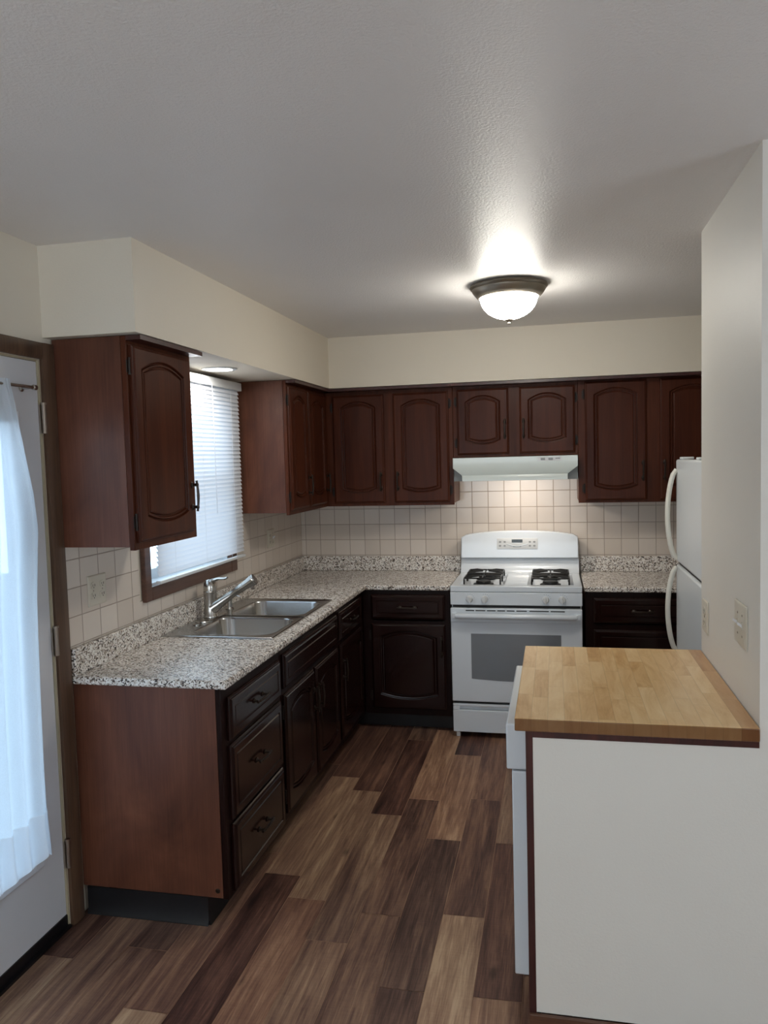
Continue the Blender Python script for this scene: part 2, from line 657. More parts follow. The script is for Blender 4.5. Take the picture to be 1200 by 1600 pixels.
# ------------------------------------------------------------------ the room shell
# floor boards: one mesh, each board its own face with its own tone
def build_floor():
    pitch, x_ref, L = 0.151, -0.418, 0.99
    known = {-9: (2.28, [(0, .20), (-1, .58)]), -8: (1.85, [(0, .5), (-1, .5)]), -7: (2.375, [(0, .28), (-1, .36)]), -6: (2.09, [(1, .42), (0, .46), (-1, .62)]),
             -5: (2.92, [(1, .32), (0, .66), (-1, .20)]), -4: (2.765, [(1, .30), (0, .62), (-1, .56)]), -3: (2.52, [(2, .40), (1, .22), (0, .44), (-1, .52)]),
             -2: (2.71, [(1, .62), (0, .33), (-1, .40)]), -1: (2.322, [(2, .25), (1, .68), (0, .29), (-1, .24)]), 0: (2.752, [(1, .48), (0, .33), (-1, .78)]),
             1: (2.328, [(2, .62), (1, .52), (0, .26), (-1, .6)])}
    bm = bmesh.new()
    tone = bm.faces.layers.float.new('tone')
    seed = bm.faces.layers.float.new('seed')
    k0, k1 = -10, 25
    rnd = random.Random(3)
    for k in range(k0, k1):
        xa, xb = x_ref + (k - 1) * pitch + 0.151, x_ref + k * pitch + 0.151
        xa, xb = x_ref + k * pitch, x_ref + (k + 1) * pitch
        ref, tones = known.get(k + 0, (rnd.random(), []))
        td = dict(tones)
        j = -6
        while True:
            ya, yb = ref + j * L, ref + (j + 1) * L
            if ya > 5.4:
                break
            ya2, yb2 = max(ya, -2.2), min(yb, 5.4)
            if yb2 > ya2 + 0.01:
                g = 0.0009
                q = [bm.verts.new(p) for p in ((xa + g, ya2 + g, 0), (xb - g, ya2 + g, 0), (xb - g, yb2 - g, 0), (xa + g, yb2 - g, 0))]
                f = bm.faces.new(q)
                f[tone] = 0.06 + 0.98 * td.get(j, 0.25 + 0.45 * rnd.random())
                f[seed] = rnd.random() * 10
            j += 1
    # underlay closes the hairline joints
    x0, x1, y0, y1 = x_ref + k0 * pitch, x_ref + k1 * pitch, -2.2, 5.4
    for z, flip in ((-0.002, 0), (-0.08, 1)):
        q = [bm.verts.new(p) for p in ((x0, y0, z), (x1, y0, z), (x1, y1, z), (x0, y1, z))]
        f = bm.faces.new(q if not flip else q[::-1])
        f[tone] = 0.80 if not flip else 0.1
    me = bpy.data.meshes.new('floor')
    bm.to_mesh(me)
    bm.free()
    o = bpy.data.objects.new('floor', me)
    COL.objects.link(o)
    me.materials.append(M['floor'])
    return struct(o)


build_floor()
XRM = 3.2                                               # right wall of the room the camera stands in
struct(B('ceiling', 'ceiling', None, (XL - 0.2, XRM + 0.1, -2.2, 5.4, ZC, ZC + 0.1)))

# left wall with openings for the door and the window
DY0, DY1, DZ1 = 1.50, 2.452, 2.052
WY0, WY1, WZ0, WZ1 = 3.112, 4.0, 1.135, 2.06
mb = MB()
ys = [-2.2, DY0, DY1, WY0, WY1, 5.4]
for a, b, z0, z1 in ((ys[0], ys[1], 0, ZC), (ys[1], ys[2], DZ1, ZC), (ys[2], ys[3], 0, ZC), (ys[3], ys[4], 0, WZ0), (ys[3], ys[4], WZ1, ZC), (ys[4], ys[5], 0, ZC)):
    mb.box(XL - 0.14, XL, a, b, z0, z1)
wl = struct(mb.build('wall_left', 'wall', None, smooth=0))
wb = struct(B('wall_back', 'wall', None, (XL - 0.14, XE + 0.1, YB, YB + 0.12, 0, ZC)))
B('tiles', 'tile_l', wl, (XL, XL + 0.006, 2.531, WY0 - 0.07, ZK + 0.1, 1.42), (XL, XL + 0.006, WY0 - 0.07, WY1 + 0.07, ZK + 0.1, 1.09),
  (XL, XL + 0.006, WY1 + 0.07, YB - 0.002, ZK + 0.1, 1.42))
B('tiles', 'tile_b', wb, (XL + 0.007, -0.621, YB - 0.006, YB, ZK + 0.02, 1.42), (-0.621, 0.144, YB - 0.006, YB, ZK + 0.02, 1.67),
  (0.144, 1.2, YB - 0.006, YB, ZK + 0.02, 1.42))
# partition on the right with its return towards the next room
mb = MB()
mb.cells([XR, XR + 0.115, XRM], [YW, YW + 0.115, 3.029], lambda i, j: i == 0 or j == 0, 0, ZC)
wr = struct(mb.build('wall_right', 'wall_white', None, smooth=0))
struct(B('wall_alcove', 'wall', None, (XE, XE + 0.1, YW + 0.116, YB, 0, ZC)))
struct(B('wall_side', 'wall_white', None, (XRM, XRM + 0.1, -2.2, -0.7, 0, ZC), (XRM, XRM + 0.1, 1.1, YW, 0, ZC), (XRM, XRM + 0.1, -0.7, 1.1, 0, 0.8), (XRM, XRM + 0.1, -0.7, 1.1, 2.1, ZC)))
win3 = struct(bpy.data.objects.new('added_window_3', None))  # unseen window, added to give the side lamp an opening
COL.objects.link(win3)
win3.location = (XRM + 0.05, 0.2, 0.8)
WORLD['added_window_3'] = Vector(win3.location)
B('window_frame', 'white_plastic', win3, (XRM + 0.02, XRM + 0.08, -0.698, -0.64, 0.802, 2.098), (XRM + 0.02, XRM + 0.08, 1.04, 1.098, 0.802, 2.098), (XRM + 0.02, XRM + 0.08, -0.64, 1.04, 0.802, 0.86),
  (XRM + 0.02, XRM + 0.08, -0.64, 1.04, 2.04, 2.098))
B('window_pane', 'glass', win3, (XRM + 0.047, XRM + 0.053, -0.64, 1.04, 0.86, 2.04))
# wall behind the camera with its window
mb = MB()
for a, b, z0, z1 in ((XL - 0.1, -1.6, 0, ZC), (0.4, XRM + 0.1, 0, ZC), (-1.6, 0.4, 0, 0.8), (-1.6, 0.4, 2.1, ZC)):
    mb.box(a, b, -2.12, -2.0, z0, z1)
struct(mb.build('wall_rear', 'wall', None, smooth=0))
win2 = struct(bpy.data.objects.new('window_2', None))
COL.objects.link(win2)
win2.location = (-0.6, -2.06, 0.8)
WORLD['window_2'] = Vector((-0.6, -2.06, 0.8))
B('window_frame', 'white_plastic', win2, (-1.598, -1.54, -2.09, -2.03, 0.802, 2.098), (0.34, 0.398, -2.09, -2.03, 0.802, 2.098), (-1.54, 0.34, -2.09, -2.03, 0.802, 0.86),
  (-1.54, 0.34, -2.09, -2.03, 2.04, 2.098), (-0.62, -0.58, -2.09, -2.03, 0.86, 2.04))
B('window_pane', 'glass', win2, (-1.54, -0.62, -2.063, -2.057, 0.86, 2.04), (-0.58, 0.34, -2.063, -2.057, 0.86, 2.04))

# paved yard outside the door and the sink window
struct(B('ground', 'paving', None, (XL - 12, XL - 0.15, -6, 12, -0.25, -0.15)))
# dropped soffit over the wall cabinets
mb = MB()
mb.cells([XL, XS, XE], [YSN, YBS, YB], lambda i, j: i == 0 or j == 1, ZS, ZC)
struct(mb.build('soffit', 'wall', None, smooth=0))

# window over the sink
w1 = struct(bpy.data.objects.new('window_1', None))
COL.objects.link(w1)
w1.location = (XL, 3.57, 1.08)
WORLD['window_1'] = Vector((XL, 3.57, 1.08))
mb = MB()
cx0, cx1 = XL + 0.0065, XL + 0.024
mb.box(XL + 0.001, cx1, 3.065, WY0 + 0.008, 1.08, 2.118)
mb.box(XL + 0.001, cx1, WY1 - 0.008, 4.071, 1.08, 2.118)
mb.box(XL + 0.001, cx1, WY0 + 0.008, WY1 - 0.008, 1.08, WZ0 + 0.005)
mb.box(XL + 0.001, cx1, WY0 + 0.008, WY1 - 0.008, WZ1 - 0.005, 2.118)
mb.build('window_casing', 'win_wood', w1, 0.004)
B('window_jamb', 'white_plastic', w1, (XL - 0.13, XL, WY0, WY0 + 0.015, WZ0, WZ1), (XL - 0.13, XL, WY1 - 0.015, WY1, WZ0, WZ1), (XL - 0.13, XL, WY0 + 0.015, WY1 - 0.015, WZ0, WZ0 + 0.015),
  (XL - 0.13, XL, WY0 + 0.015, WY1 - 0.015, WZ1 - 0.015, WZ1))
zm = (WZ0 + WZ1) / 2
B('window_sash', 'white_plastic', w1, (XL - 0.11, XL - 0.07, WY0 + 0.015, WY0 + 0.055, WZ0 + 0.015, WZ1 - 0.015), (XL - 0.11, XL - 0.07, WY1 - 0.055, WY1 - 0.015, WZ0 + 0.015, WZ1 - 0.015),
  (XL - 0.11, XL - 0.07, WY0 + 0.055, WY1 - 0.055, WZ0 + 0.015, WZ0 + 0.06), (XL - 0.11, XL - 0.07, WY0 + 0.055, WY1 - 0.055, WZ1 - 0.06, WZ1 - 0.015),
  (XL - 0.11, XL - 0.07, WY0 + 0.055, WY1 - 0.055, zm - 0.02, zm + 0.02))
B('window_pane', 'glass', w1, (XL - 0.093, XL - 0.087, WY0 + 0.055, WY1 - 0.055, WZ0 + 0.06, zm - 0.02), (XL - 0.093, XL - 0.087, WY0 + 0.055, WY1 - 0.055, zm + 0.02, WZ1 - 0.06))

# entry door with a full glass light, on the left wall
dr = struct(bpy.data.objects.new('door_1', None))
COL.objects.link(dr)
dr.location = (XL - 0.02, 1.97, 0)
WORLD['door_1'] = Vector((XL - 0.02, 1.97, 0))
GY0, GY1, GZ0, GZ1 = 1.66, 2.295, 0.325, 1.84
dx0, dx1 = XL - 0.046, XL - 0.004
B('door_slab', 'door_paint', dr, (dx0, dx1, DY0 + 0.02, GY0, 0.05, 2.043), (dx0, dx1, GY1, 2.4415, 0.05, 2.043), (dx0, dx1, GY0, GY1, 0.05, GZ0), (dx0, dx1, GY0, GY1, GZ1, 2.043))
fr = 0.045
mb = MB()
for a, b, c, d in ((GY0 - 0.03, GY0 + 0.015, GZ0 - 0.03, GZ1 + 0.03), (GY1 - 0.015, GY1 + 0.03, GZ0 - 0.03, GZ1 + 0.03), (GY0 + 0.015, GY1 - 0.015, GZ0 - 0.03, GZ0 + 0.015), (GY0 + 0.015, GY1 - 0.015, GZ1 - 0.015, GZ1 + 0.03)):
    mb.box(dx1 + 0.0005, dx1 + 0.013, a, b, c, d)
mb.build('glass_frame', 'door_paint', dr, 0.005)
B('door_glass', 'glass', dr, (XL - 0.03, XL - 0.024, GY0, GY1, GZ0, GZ1))
B('door_sweep', 'black', dr, (dx0, dx1 + 0.004, DY0 + 0.02, 2.4415, 0.012, 0.049))
B('threshold', 'black', dr, (XL - 0.12, XL + 0.012, DY0 + 0.005, DY1 - 0.005, 0.0005, 0.011))
for zc in (1.845, 1.055, 0.273):
    h = MB()
    h.tube([(XL + 0.012, 2.449, zc - 0.05), (XL + 0.012, 2.449, zc + 0.05)], 0.0075, 10)
    h.tube([(XL + 0.012, 2.449, zc + 0.05), (XL + 0.012, 2.449, zc + 0.057)], 0.0095, 10)
    h.box(XL - 0.0025, XL + 0.004, 2.4405, 2.4445, zc - 0.05, zc + 0.05)
    h.box(XL + 0.003, XL + 0.008, 2.452, 2.4555, zc - 0.05, zc + 0.05)
    h.build('door_hinge', 'hinge_steel', dr)
dt = struct(bpy.data.objects.new('trim_1', None))
COL.objects.link(dt)
dt.location = (XL, 2.48, 0)
WORLD['trim_1'] = Vector((XL, 2.48, 0))
mb = MB()
for (a, b) in ((2.456, 2.529), (1.43, 1.496)):
    mb.prism([(XL + 0.0005, a), (XL + 0.013, a), (XL + 0.018, a + 0.015), (XL + 0.018, b - 0.014), (XL + 0.012, b), (XL + 0.0005, b)], 0.0, 2.11, 'uvw')
mb.prism([(XL + 0.0005, 2.053), (XL + 0.013, 2.053), (XL + 0.018, 2.068), (XL + 0.018, 2.097), (XL + 0.012, 2.11), (XL + 0.0005, 2.11)], 1.497, 2.4555, 'uwv')
mb.build('door_casing', 'casing', dt)
B('door_jamb', 'bead', dt, (XL - 0.13, XL + 0.002, 2.4435, 2.4515, 0.0, 2.05), (XL - 0.13, XL - 0.001, DY0 + 0.001, DY0 + 0.018, 0.0, 2.05), (XL - 0.13, XL - 0.001, DY0 + 0.018, 2.4435, 2.0445, 2.0515))

# ------------------------------------------------------------------ cabinet fronts
NS = 12


def rect_loop(u0, u1, v0, v1, w):
    pts = []
    for i in range(NS):
        pts.append((u0 + (u1 - u0) * i / NS, v0, w))
    for i in range(NS):
        pts.append((u1, v0 + (v1 - v0) * i / NS, w))
    for i in range(NS):
        pts.append((u1 + (u0 - u1) * i / NS, v1, w))
    for i in range(NS):
        pts.append((u0, v1 + (v0 - v1) * i / NS, w))
    return pts


def arch_loop(u0, u1, v0, v1, st, sb, d, w):
    """rectangle whose top and bottom bulge outwards by st and sb, inset by d"""
    uc, hw = (u0 + u1) / 2, (u1 - u0) / 2
    a, b = u0 + d, u1 - d

    def top(u):
        return v1 + st * (1 - ((u - uc) / hw) ** 2) - d

    def bot(u):
        return v0 - sb * (1 - ((u - uc) / hw) ** 2) + d
    pts = []
    for i in range(NS):
        u = a + (b - a) * i / NS
        pts.append((u, bot(u), w))
    for i in range(NS):
        pts.append((b, bot(b) + (top(b) - bot(b)) * i / NS, w))
    for i in range(NS):
        u = b + (a - b) * i / NS
        pts.append((u, top(u), w))
    for i in range(NS):
        pts.append((a, top(a) + (bot(a) - top(a)) * i / NS, w))
    return pts


def door_mesh(mb, u0, u1, v0, v1, stile=0.052):
    R = lambda i, w: rect_loop(u0 + i, u1 - i, v0 + i, v1 - i, w)
    lp = [R(0, 0.0), R(0, 0.009), R(0.003, 0.0125), R(0.007, 0.0135), R(0.0085, 0.0165), R(0.012, 0.019), R(0.016, 0.019)]
    h = v1 - v0
    st = 0.040
    sb = 0.028
    A = lambda d, w: arch_loop(u0 + stile, u1 - stile, v0 + 0.062 + sb, v1 - 0.040 - st, st, sb, d, w)
    lp += [A(-0.002, 0.019), A(0.0, 0.0185), A(0.0035, 0.009), A(0.0075, 0.008), A(0.0105, 0.0165), A(0.0155, 0.0165), A(0.0185, 0.0095), A(0.0225, 0.009), A(0.025, 0.0145), A(0.030, 0.0165)]
    mb.loops(lp)


def drawer_mesh(mb, u0, u1, v0, v1, inner=0.036):
    R = lambda i, w: rect_loop(u0 + i, u1 - i, v0 + i, v1 - i, w)
    mb.loops([R(0, 0.0), R(0, 0.008), R(0.004, 0.0125), R(0.008, 0.0135), R(0.0095, 0.0165), R(0.015, 0.019), R(inner, 0.019), R(inner + 0.003, 0.0145), R(inner + 0.006, 0.0145), R(inner + 0.010, 0.018)])


def pull(f, uc, vc, parent, horizontal=False):
    """antique bronze bail pull with two rosettes"""
    g = (lambda u, v, w: f(uc + v, vc + u, w)) if horizontal else (lambda u, v, w: f(uc + u, vc + v, w))
    mb = MB(g)
    w0 = 0.0192
    for s in (-1, 1):
        c = s * 0.045
        ring = lambda r, w, el=1.5: [(r * math.cos(2 * math.pi * k / 14), c + r * el * math.sin(2 * math.pi * k / 14), w) for k in range(14)]
        mb.loops([ring(0.0085, w0), ring(0.0095, w0 + 0.0015), ring(0.006, w0 + 0.004), ring(0.0042, w0 + 0.006), ring(0.0042, w0 + 0.02), ring(0.0055, w0 + 0.024), ring(0.002, w0 + 0.027)])
    path, rad = [], []
    for i in range(17):
        t = i / 16
        v = -0.062 + 0.124 * t
        e = abs(2 * t - 1)
        path.append((0, v, w0 + 0.021 + 0.005 * (1 - e * e)))
        rad.append(0.0034 + 0.0022 * (1 - e) ** 0.6 + (0.0018 if 0.70 < e < 0.78 else 0) + (0.002 if e > 0.93 else 0))
    mb.tube(path, rad, 10)
    return mb.build('handle', 'bronze', parent)


def cab_hinge(f, u, vc, parent):
    mb = MB(f)
    mb.tube([(u, vc - 0.026, 0.006), (u, vc + 0.026, 0.006)], 0.0042, 8)
    mb.tube([(u, vc + 0.026, 0.006), (u, vc + 0.030, 0.006)], 0.0055, 8)
    mb.tube([(u, vc - 0.030, 0.006), (u, vc - 0.026, 0.006)], 0.0055, 8)
    mb.box(u - 0.012, u + 0.012, vc - 0.022, vc + 0.022, 0.0005, 0.002)
    return mb.build('hinge', 'hinge_bronze', parent)


def add_door(f, root, u0, u1, v0, v1, handle, hv, mat='front'):
    """handle: 'l' or 'r' edge; hinges go on the other edge"""
    fo = lambda u, v, w: f(u, v, w + 0.001)
    mb = MB(fo)
    door_mesh(mb, u0, u1, v0, v1)
    d = mb.build('door', mat, root, smooth=9)
    hu = u0 + 0.024 if handle == 'l' else u1 - 0.024
    pull(fo, hu, hv, d)
    eu = u1 + 0.006 if handle == 'l' else u0 - 0.006
    for vc in (v0 + 0.075, v1 - 0.075):
        cab_hinge(f, eu, vc, d)
    return d


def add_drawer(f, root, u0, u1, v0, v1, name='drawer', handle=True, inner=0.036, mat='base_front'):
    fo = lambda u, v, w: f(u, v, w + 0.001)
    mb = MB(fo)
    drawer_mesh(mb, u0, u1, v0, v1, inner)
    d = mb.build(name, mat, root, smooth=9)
    if handle:
        pull(fo, (u0 + u1) / 2, (v0 + v1) / 2, d, True)
    return d


def face_frame(f, root, us, vs, holes, mat='frame'):
    """frame of stiles and rails: grid of cells minus openings, 20 mm deep behind the face"""
    mb = MB(lambda a, b, c: f(a, b, c))
    mb.cells(us, vs, lambda i, j: (i, j) not in holes, -0.02, 0.0)
    return mb.build('face_frame', mat, root, 0.0015, 1)


# ------------------------------------------------------------------ wall cabinets
GW = 'dark cherry wall cabinets'
ZT = 2.128


def wall_cab(f, label, base, u0, u1, v0, doors, depth, near_side=None, fill=0.0):
    """f maps (u, v, w); depth behind the face; doors = (u0, u1, v0, v1, handle, handle height)"""
    root = thing('wall_cabinet', base, label, 'cabinet', GW)
    B('carcass', 'side', root, (u0, u1, v0 + 0.012, ZT, -depth, -0.0205), f=f)
    dus = sorted(doors)
    us = [u0]
    holes = set()
    for k, d in enumerate(dus):
        if d[0] + 0.012 > us[-1] + 0.004:
            us.append(d[0] + 0.012)
        holes.add((len(us) - 1, 1))
        us.append(d[1] - 0.012)
    if u1 > us[-1] + 0.004:
        us.append(u1)
    face_frame(f, root, us, [v0, dus[0][2] + 0.012, dus[0][3] - 0.012, ZT], holes)
    if fill:
        B('top_filler', 'darkred', root, (u0, u1, ZT - 0.016, ZT, 0.0005, fill), f=f)
    for d in doors:
        add_door(f, root, *d)
    return root


LU, BU = left_face(XUF), back_face(YUF)
wall_cab(LU, 'single-door cherry wall cabinet between the glass door and the window blinds', (-1.6, 2.77, ZU), 2.521, 3.016, ZU,
         [(2.536, 2.972, 1.398, 2.098, 'r', 1.545)], XUF - XL - 0.008, fill=0.058)
wall_cab(LU, 'two-door cherry wall cabinet right of the window, reddish side panel facing the sink', (-1.6, 4.72, ZU), 4.197, 5.258, ZU,
         [(4.208, 4.527, 1.398, 2.092, 'r', 1.53), (4.557, 4.905, 1.398, 2.092, 'r', 1.53)], XUF - XL - 0.008, fill=0.055)
wall_cab(BU, 'two-door cherry wall cabinet on the back wall, left of the range hood', (-1.04, 5.11, ZU), XUF + 0.001, -0.622, ZU,
         [(-1.405, -1.066, 1.392, 2.088, 'r', 1.53), (-1.004, -0.648, 1.392, 2.088, 'l', 1.53)], YB - YUF - 0.008, fill=0.10)
wall_cab(BU, 'short two-door cherry cabinet directly above the range hood', (-0.24, 5.11, 1.669), -0.6205, 0.1435, 1.669,
         [(-0.594, -0.272, 1.685, 2.094, 'r', 1.84), (-0.206, 0.127, 1.685, 2.094, 'l', 1.84)], YB - YUF - 0.008, fill=0.10)
wall_cab(BU, 'two-door cherry wall cabinet right of the range hood, above the refrigerator top', (0.6, 5.11, ZU), 0.145, 1.06, ZU,
         [(0.186, 0.545, 1.386, 2.108, 'r', 1.565), (0.620, 0.98, 1.386, 2.108, 'l', 1.565)], YB - YUF - 0.008, fill=0.10)

# ------------------------------------------------------------------ base cabinets
GB = 'dark cherry base cabinets'
LB, BB = left_face(XF), back_face(YF)
VT = ZKB - 0.001
VR = [0.10, 0.15, 0.65, 0.685, 0.835, VT]


def carcass(f, root, u0, u1, depth, kick=True, near_mat='side', side_top=VT):
    mb = MB(f)
    mb.box(u0, u0 + 0.016, 0.10, side_top, -depth, -0.0205)
    mb.box(u1 - 0.016, u1, 0.10, side_top, -depth, -0.0205)
    mb.box(u0 + 0.016, u1 - 0.016, 0.10, 0.116, -depth, -0.0205)
    mb.box(u0 + 0.016, u1 - 0.016, 0.116, VT, -depth, -depth + 0.008)
    mb.build('carcass', near_mat, root)
    if kick:
        B('toe_kick', 'black', root, (u0, u1, 0.001, 0.099, -0.095, -0.079), f=f)


# drawer stack at the near end
r = thing('base_cabinet', (-1.45, 2.85, 0), 'three-drawer cherry base cabinet at the near end, beside the glass door', 'cabinet', GB)
carcass(LB, r, 2.552, 3.145, XF - XL - 0.003, kick=False)
face_frame(LB, r, [2.546, 2.60, 3.11, 3.145], [0.10, 0.14, 0.352, 0.39, 0.64, 0.685, 0.82, VT], {(1, 1), (1, 3), (1, 5)}, 'base_frame')
B('end_panel', 'side', r, (XL + 0.002, XF - 0.021, 2.546, 2.5515, 0.104, VT))
add_drawer(LB, r, 2.588, 3.122, 0.672, 0.832)
add_drawer(LB, r, 2.588, 3.122, 0.378, 0.654)
add_drawer(LB, r, 2.588, 3.122, 0.112, 0.364)
mb = MB()
mb.prism([(2.5455, 0.001), (2.5455, 0.1035), (2.5415, 0.1035), (2.5405, 0.02), (2.532, 0.006), (2.531, 0.001)], XL + 0.02, -1.246, 'wuv')
mb.prism([(-1.262, 0.001), (-1.262, 0.098), (-1.247, 0.098), (-1.246, 0.02), (-1.238, 0.006), (-1.237, 0.001)], 2.5415, 3.145, 'uwv')
mb.build('toe_kick', 'black', r)
mb = MB()
mb.lathe((-1.208, 2.546, 0.13), [(0.009, 0.0), (0.009, -0.002), (0.006, -0.003), (0.005, -0.0015), (0.001, -0.0015)], 16, 'y')
mb.build('plug', 'bronze', r)

r = thing('base_cabinet', (-1.45, 3.6, 0), 'two-door cherry base cabinet under the stainless sink', 'cabinet', GB)
carcass(LB, r, 3.1465, 4.051, XF - XL - 0.003, side_top=0.72)
face_frame(LB, r, [3.1465, 3.185, 3.58, 3.625, 4.01, 4.051], VR, {(1, 1), (1, 3), (3, 1), (3, 3), (2, 3)}, 'base_frame')
add_drawer(LB, r, 3.170, 4.026, 0.690, 0.842, 'false_front', False)
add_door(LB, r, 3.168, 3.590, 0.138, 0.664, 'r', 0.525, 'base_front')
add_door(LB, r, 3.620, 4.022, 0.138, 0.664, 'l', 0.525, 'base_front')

r = thing('base_cabinet', (-1.45, 4.65, 0), 'narrow cherry base cabinet right of the sink, running into the corner', 'cabinet', GB)
carcass(LB, r, 4.0525, 5.262, XF - XL - 0.003, kick=False)
B('toe_kick', 'black', r, (4.0525, 4.735, 0.001, 0.099, -0.095, -0.079), f=LB)
face_frame(LB, r, [4.0525, 4.09, 4.55, 4.654], VR, {(1, 1), (1, 3)}, 'base_frame')
add_drawer(LB, r, 4.078, 4.565, 0.690, 0.846)
add_door(LB, r, 4.078, 4.565, 0.138, 0.666, 'l', 0.525, 'base_front')

r = thing('base_cabinet', (-0.9, 4.95, 0), 'cherry base cabinet in the corner, directly left of the white range', 'cabinet', GB)
carcass(BB, r, XF + 0.002, -0.6245, YB - YF - 0.008, kick=False)
B('toe_kick', 'black', r, (-1.244, -0.6245, 0.001, 0.099, -0.095, -0.079), f=BB)
face_frame(BB, r, [XF + 0.002, -1.10, -0.665, -0.6245], VR, {(1, 1), (1, 3)}, 'base_frame')
add_drawer(BB, r, -1.112, -0.652, 0.694, 0.848)
add_door(BB, r, -1.112, -0.652, 0.140, 0.668, 'r', 0.535, 'base_front')

r = thing('base_cabinet', (0.65, 4.95, 0), 'cherry drawer base cabinet between the white range and the refrigerator', 'cabinet', GB)
carcass(BB, r, 0.166, 1.0, YB - YF - 0.008)
face_frame(BB, r, [0.166, 0.225, 0.74, 1.0], [0.10, 0.15, 0.40, 0.43, 0.65, 0.685, 0.82, VT], {(1, 1), (1, 3), (1, 5)}, 'base_frame')
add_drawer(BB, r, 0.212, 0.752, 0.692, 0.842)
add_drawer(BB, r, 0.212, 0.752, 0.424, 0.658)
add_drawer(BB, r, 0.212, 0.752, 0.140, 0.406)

# ------------------------------------------------------------------ worktops
SX0, SX1, SY0, SY1 = -1.722, -1.198, 3.168, 4.105         # sink rim
mb = MB()
mb.cells([XL + 0.0075, SX0 + 0.02, SX1 - 0.02, XCF, -0.6225], [YC0, SY0 + 0.02, SY1 - 0.02, YCB, YB - 0.0075],
         lambda i, j: (i < 3 and not (i == 1 and j == 1)) or j == 3, ZKB, ZK)
ct = tag(mb.build('worktop', 'granite', None, 0.007, 3), 'long L-shaped speckled worktop holding the sink and faucet', 'countertop', 'speckled worktops')
B('backsplash', 'granite', ct, (XL + 0.0075, XL + 0.026, YC0 + 0.001, YB - 0.027, ZK + 0.0005, ZK + 0.1), bevel=0.003)
B('backsplash', 'granite', ct, (XL + 0.0075, -0.6225, YB - 0.026, YB - 0.0075, ZK + 0.0005, ZK + 0.1), bevel=0.003)
ct2 = tag(B('worktop', 'granite', None, (0.160, 1.05, YCB, YB - 0.0075, ZKB, ZK), bevel=0.007, seg=3), 'short speckled worktop right of the range, running behind the refrigerator', 'countertop', 'speckled worktops')
B('backsplash', 'granite', ct2, (0.160, 1.05, YB - 0.026, YB - 0.0075, ZK + 0.0005, ZK + 0.1), bevel=0.003)

# ------------------------------------------------------------------ sink
sk = thing('kitchen_sink', ((SX0 + SX1) / 2, (SY0 + SY1) / 2, ZK - 0.17), 'stainless double-bowl sink set in the speckled worktop under the window', 'sink')


def rr(x0, x1, y0, y1, r, z, n=6):
    pts = []
    for cx, cy_, a0 in ((x1 - r, y0 + r, -90), (x1 - r, y1 - r, 0), (x0 + r, y1 - r, 90), (x0 + r, y0 + r, 180)):
        for i in range(n + 1):
            a = math.radians(a0 + 90 * i / n)
            pts.append((cx + r * math.cos(a), cy_ + r * math.sin(a), z))
    return pts


BX0, BX1 = -1.622, -1.228
bowls = ((3.222, 3.600), (3.662, 4.046))
# deck: two ring-shaped halves, one around each bowl, with a rolled outer edge
mb = MB()
ymid_ = (bowls[0][1] + bowls[1][0]) / 2
for (y0, y1), (ya, yb_) in zip(bowls, ((SY0, ymid_), (ymid_, SY1))):
    e0 = 0.0 if ya == SY0 else 1.0
    e1 = 1.0 if ya == SY0 else 0.0

    def ring(d, r_, z):
        return rr(SX0 + d, SX1 - d, ya + d * (1 - e0), yb_ - d * (1 - e1), r_, z)
    mb.loops([ring(0, 0.004, ZK + 0.0008), ring(0.001, 0.004, ZK + 0.005), ring(0.005, 0.004, ZK + 0.0075), ring(0.010, 0.004, ZK + 0.0068), ring(0.014, 0.004, ZK + 0.0052), rr(BX0, BX1, y0, y1, 0.07, ZK + 0.0052)], False, False)
mb.build('rim', 'steel', sk, smooth=50)
for y0, y1 in bowls:
    mb = MB()
    cx, cyy = (BX0 + BX1) / 2, (y0 + y1) / 2
    g = 0.0005
    lp = [rr(BX0 + g, BX1 - g, y0 + g, y1 - g, 0.07, ZK + 0.0051), rr(BX0 + 0.004, BX1 - 0.004, y0 + 0.004, y1 - 0.004, 0.068, ZK + 0.004), rr(BX0 + 0.008, BX1 - 0.008, y0 + 0.008, y1 - 0.008, 0.066, ZK - 0.003),
          rr(BX0 + 0.016, BX1 - 0.016, y0 + 0.016, y1 - 0.016, 0.06, ZK - 0.13), rr(BX0 + 0.03, BX1 - 0.03, y0 + 0.03, y1 - 0.03, 0.055, ZK - 0.155),
          rr(BX0 + 0.06, BX1 - 0.06, y0 + 0.06, y1 - 0.06, 0.05, ZK - 0.162), [(cx + 0.042 * math.cos(2 * math.pi * (k + 0.5) / 28 - math.pi / 2), cyy + 0.042 * math.sin(2 * math.pi * (k + 0.5) / 28 - math.pi / 2), ZK - 0.165) for k in range(28)]]
    mb.loops(lp, cap0=False)
    bo = mb.build('bowl', 'steel', sk)
    md = MB()
    md.lathe((cx, cyy, ZK - 0.1645), [(0.040, 0), (0.040, 0.003), (0.030, 0.002), (0.014, -0.001), (0.012, 0.003), (0.001, 0.004)], 20)
    md.build('drain', 'nickel', bo)

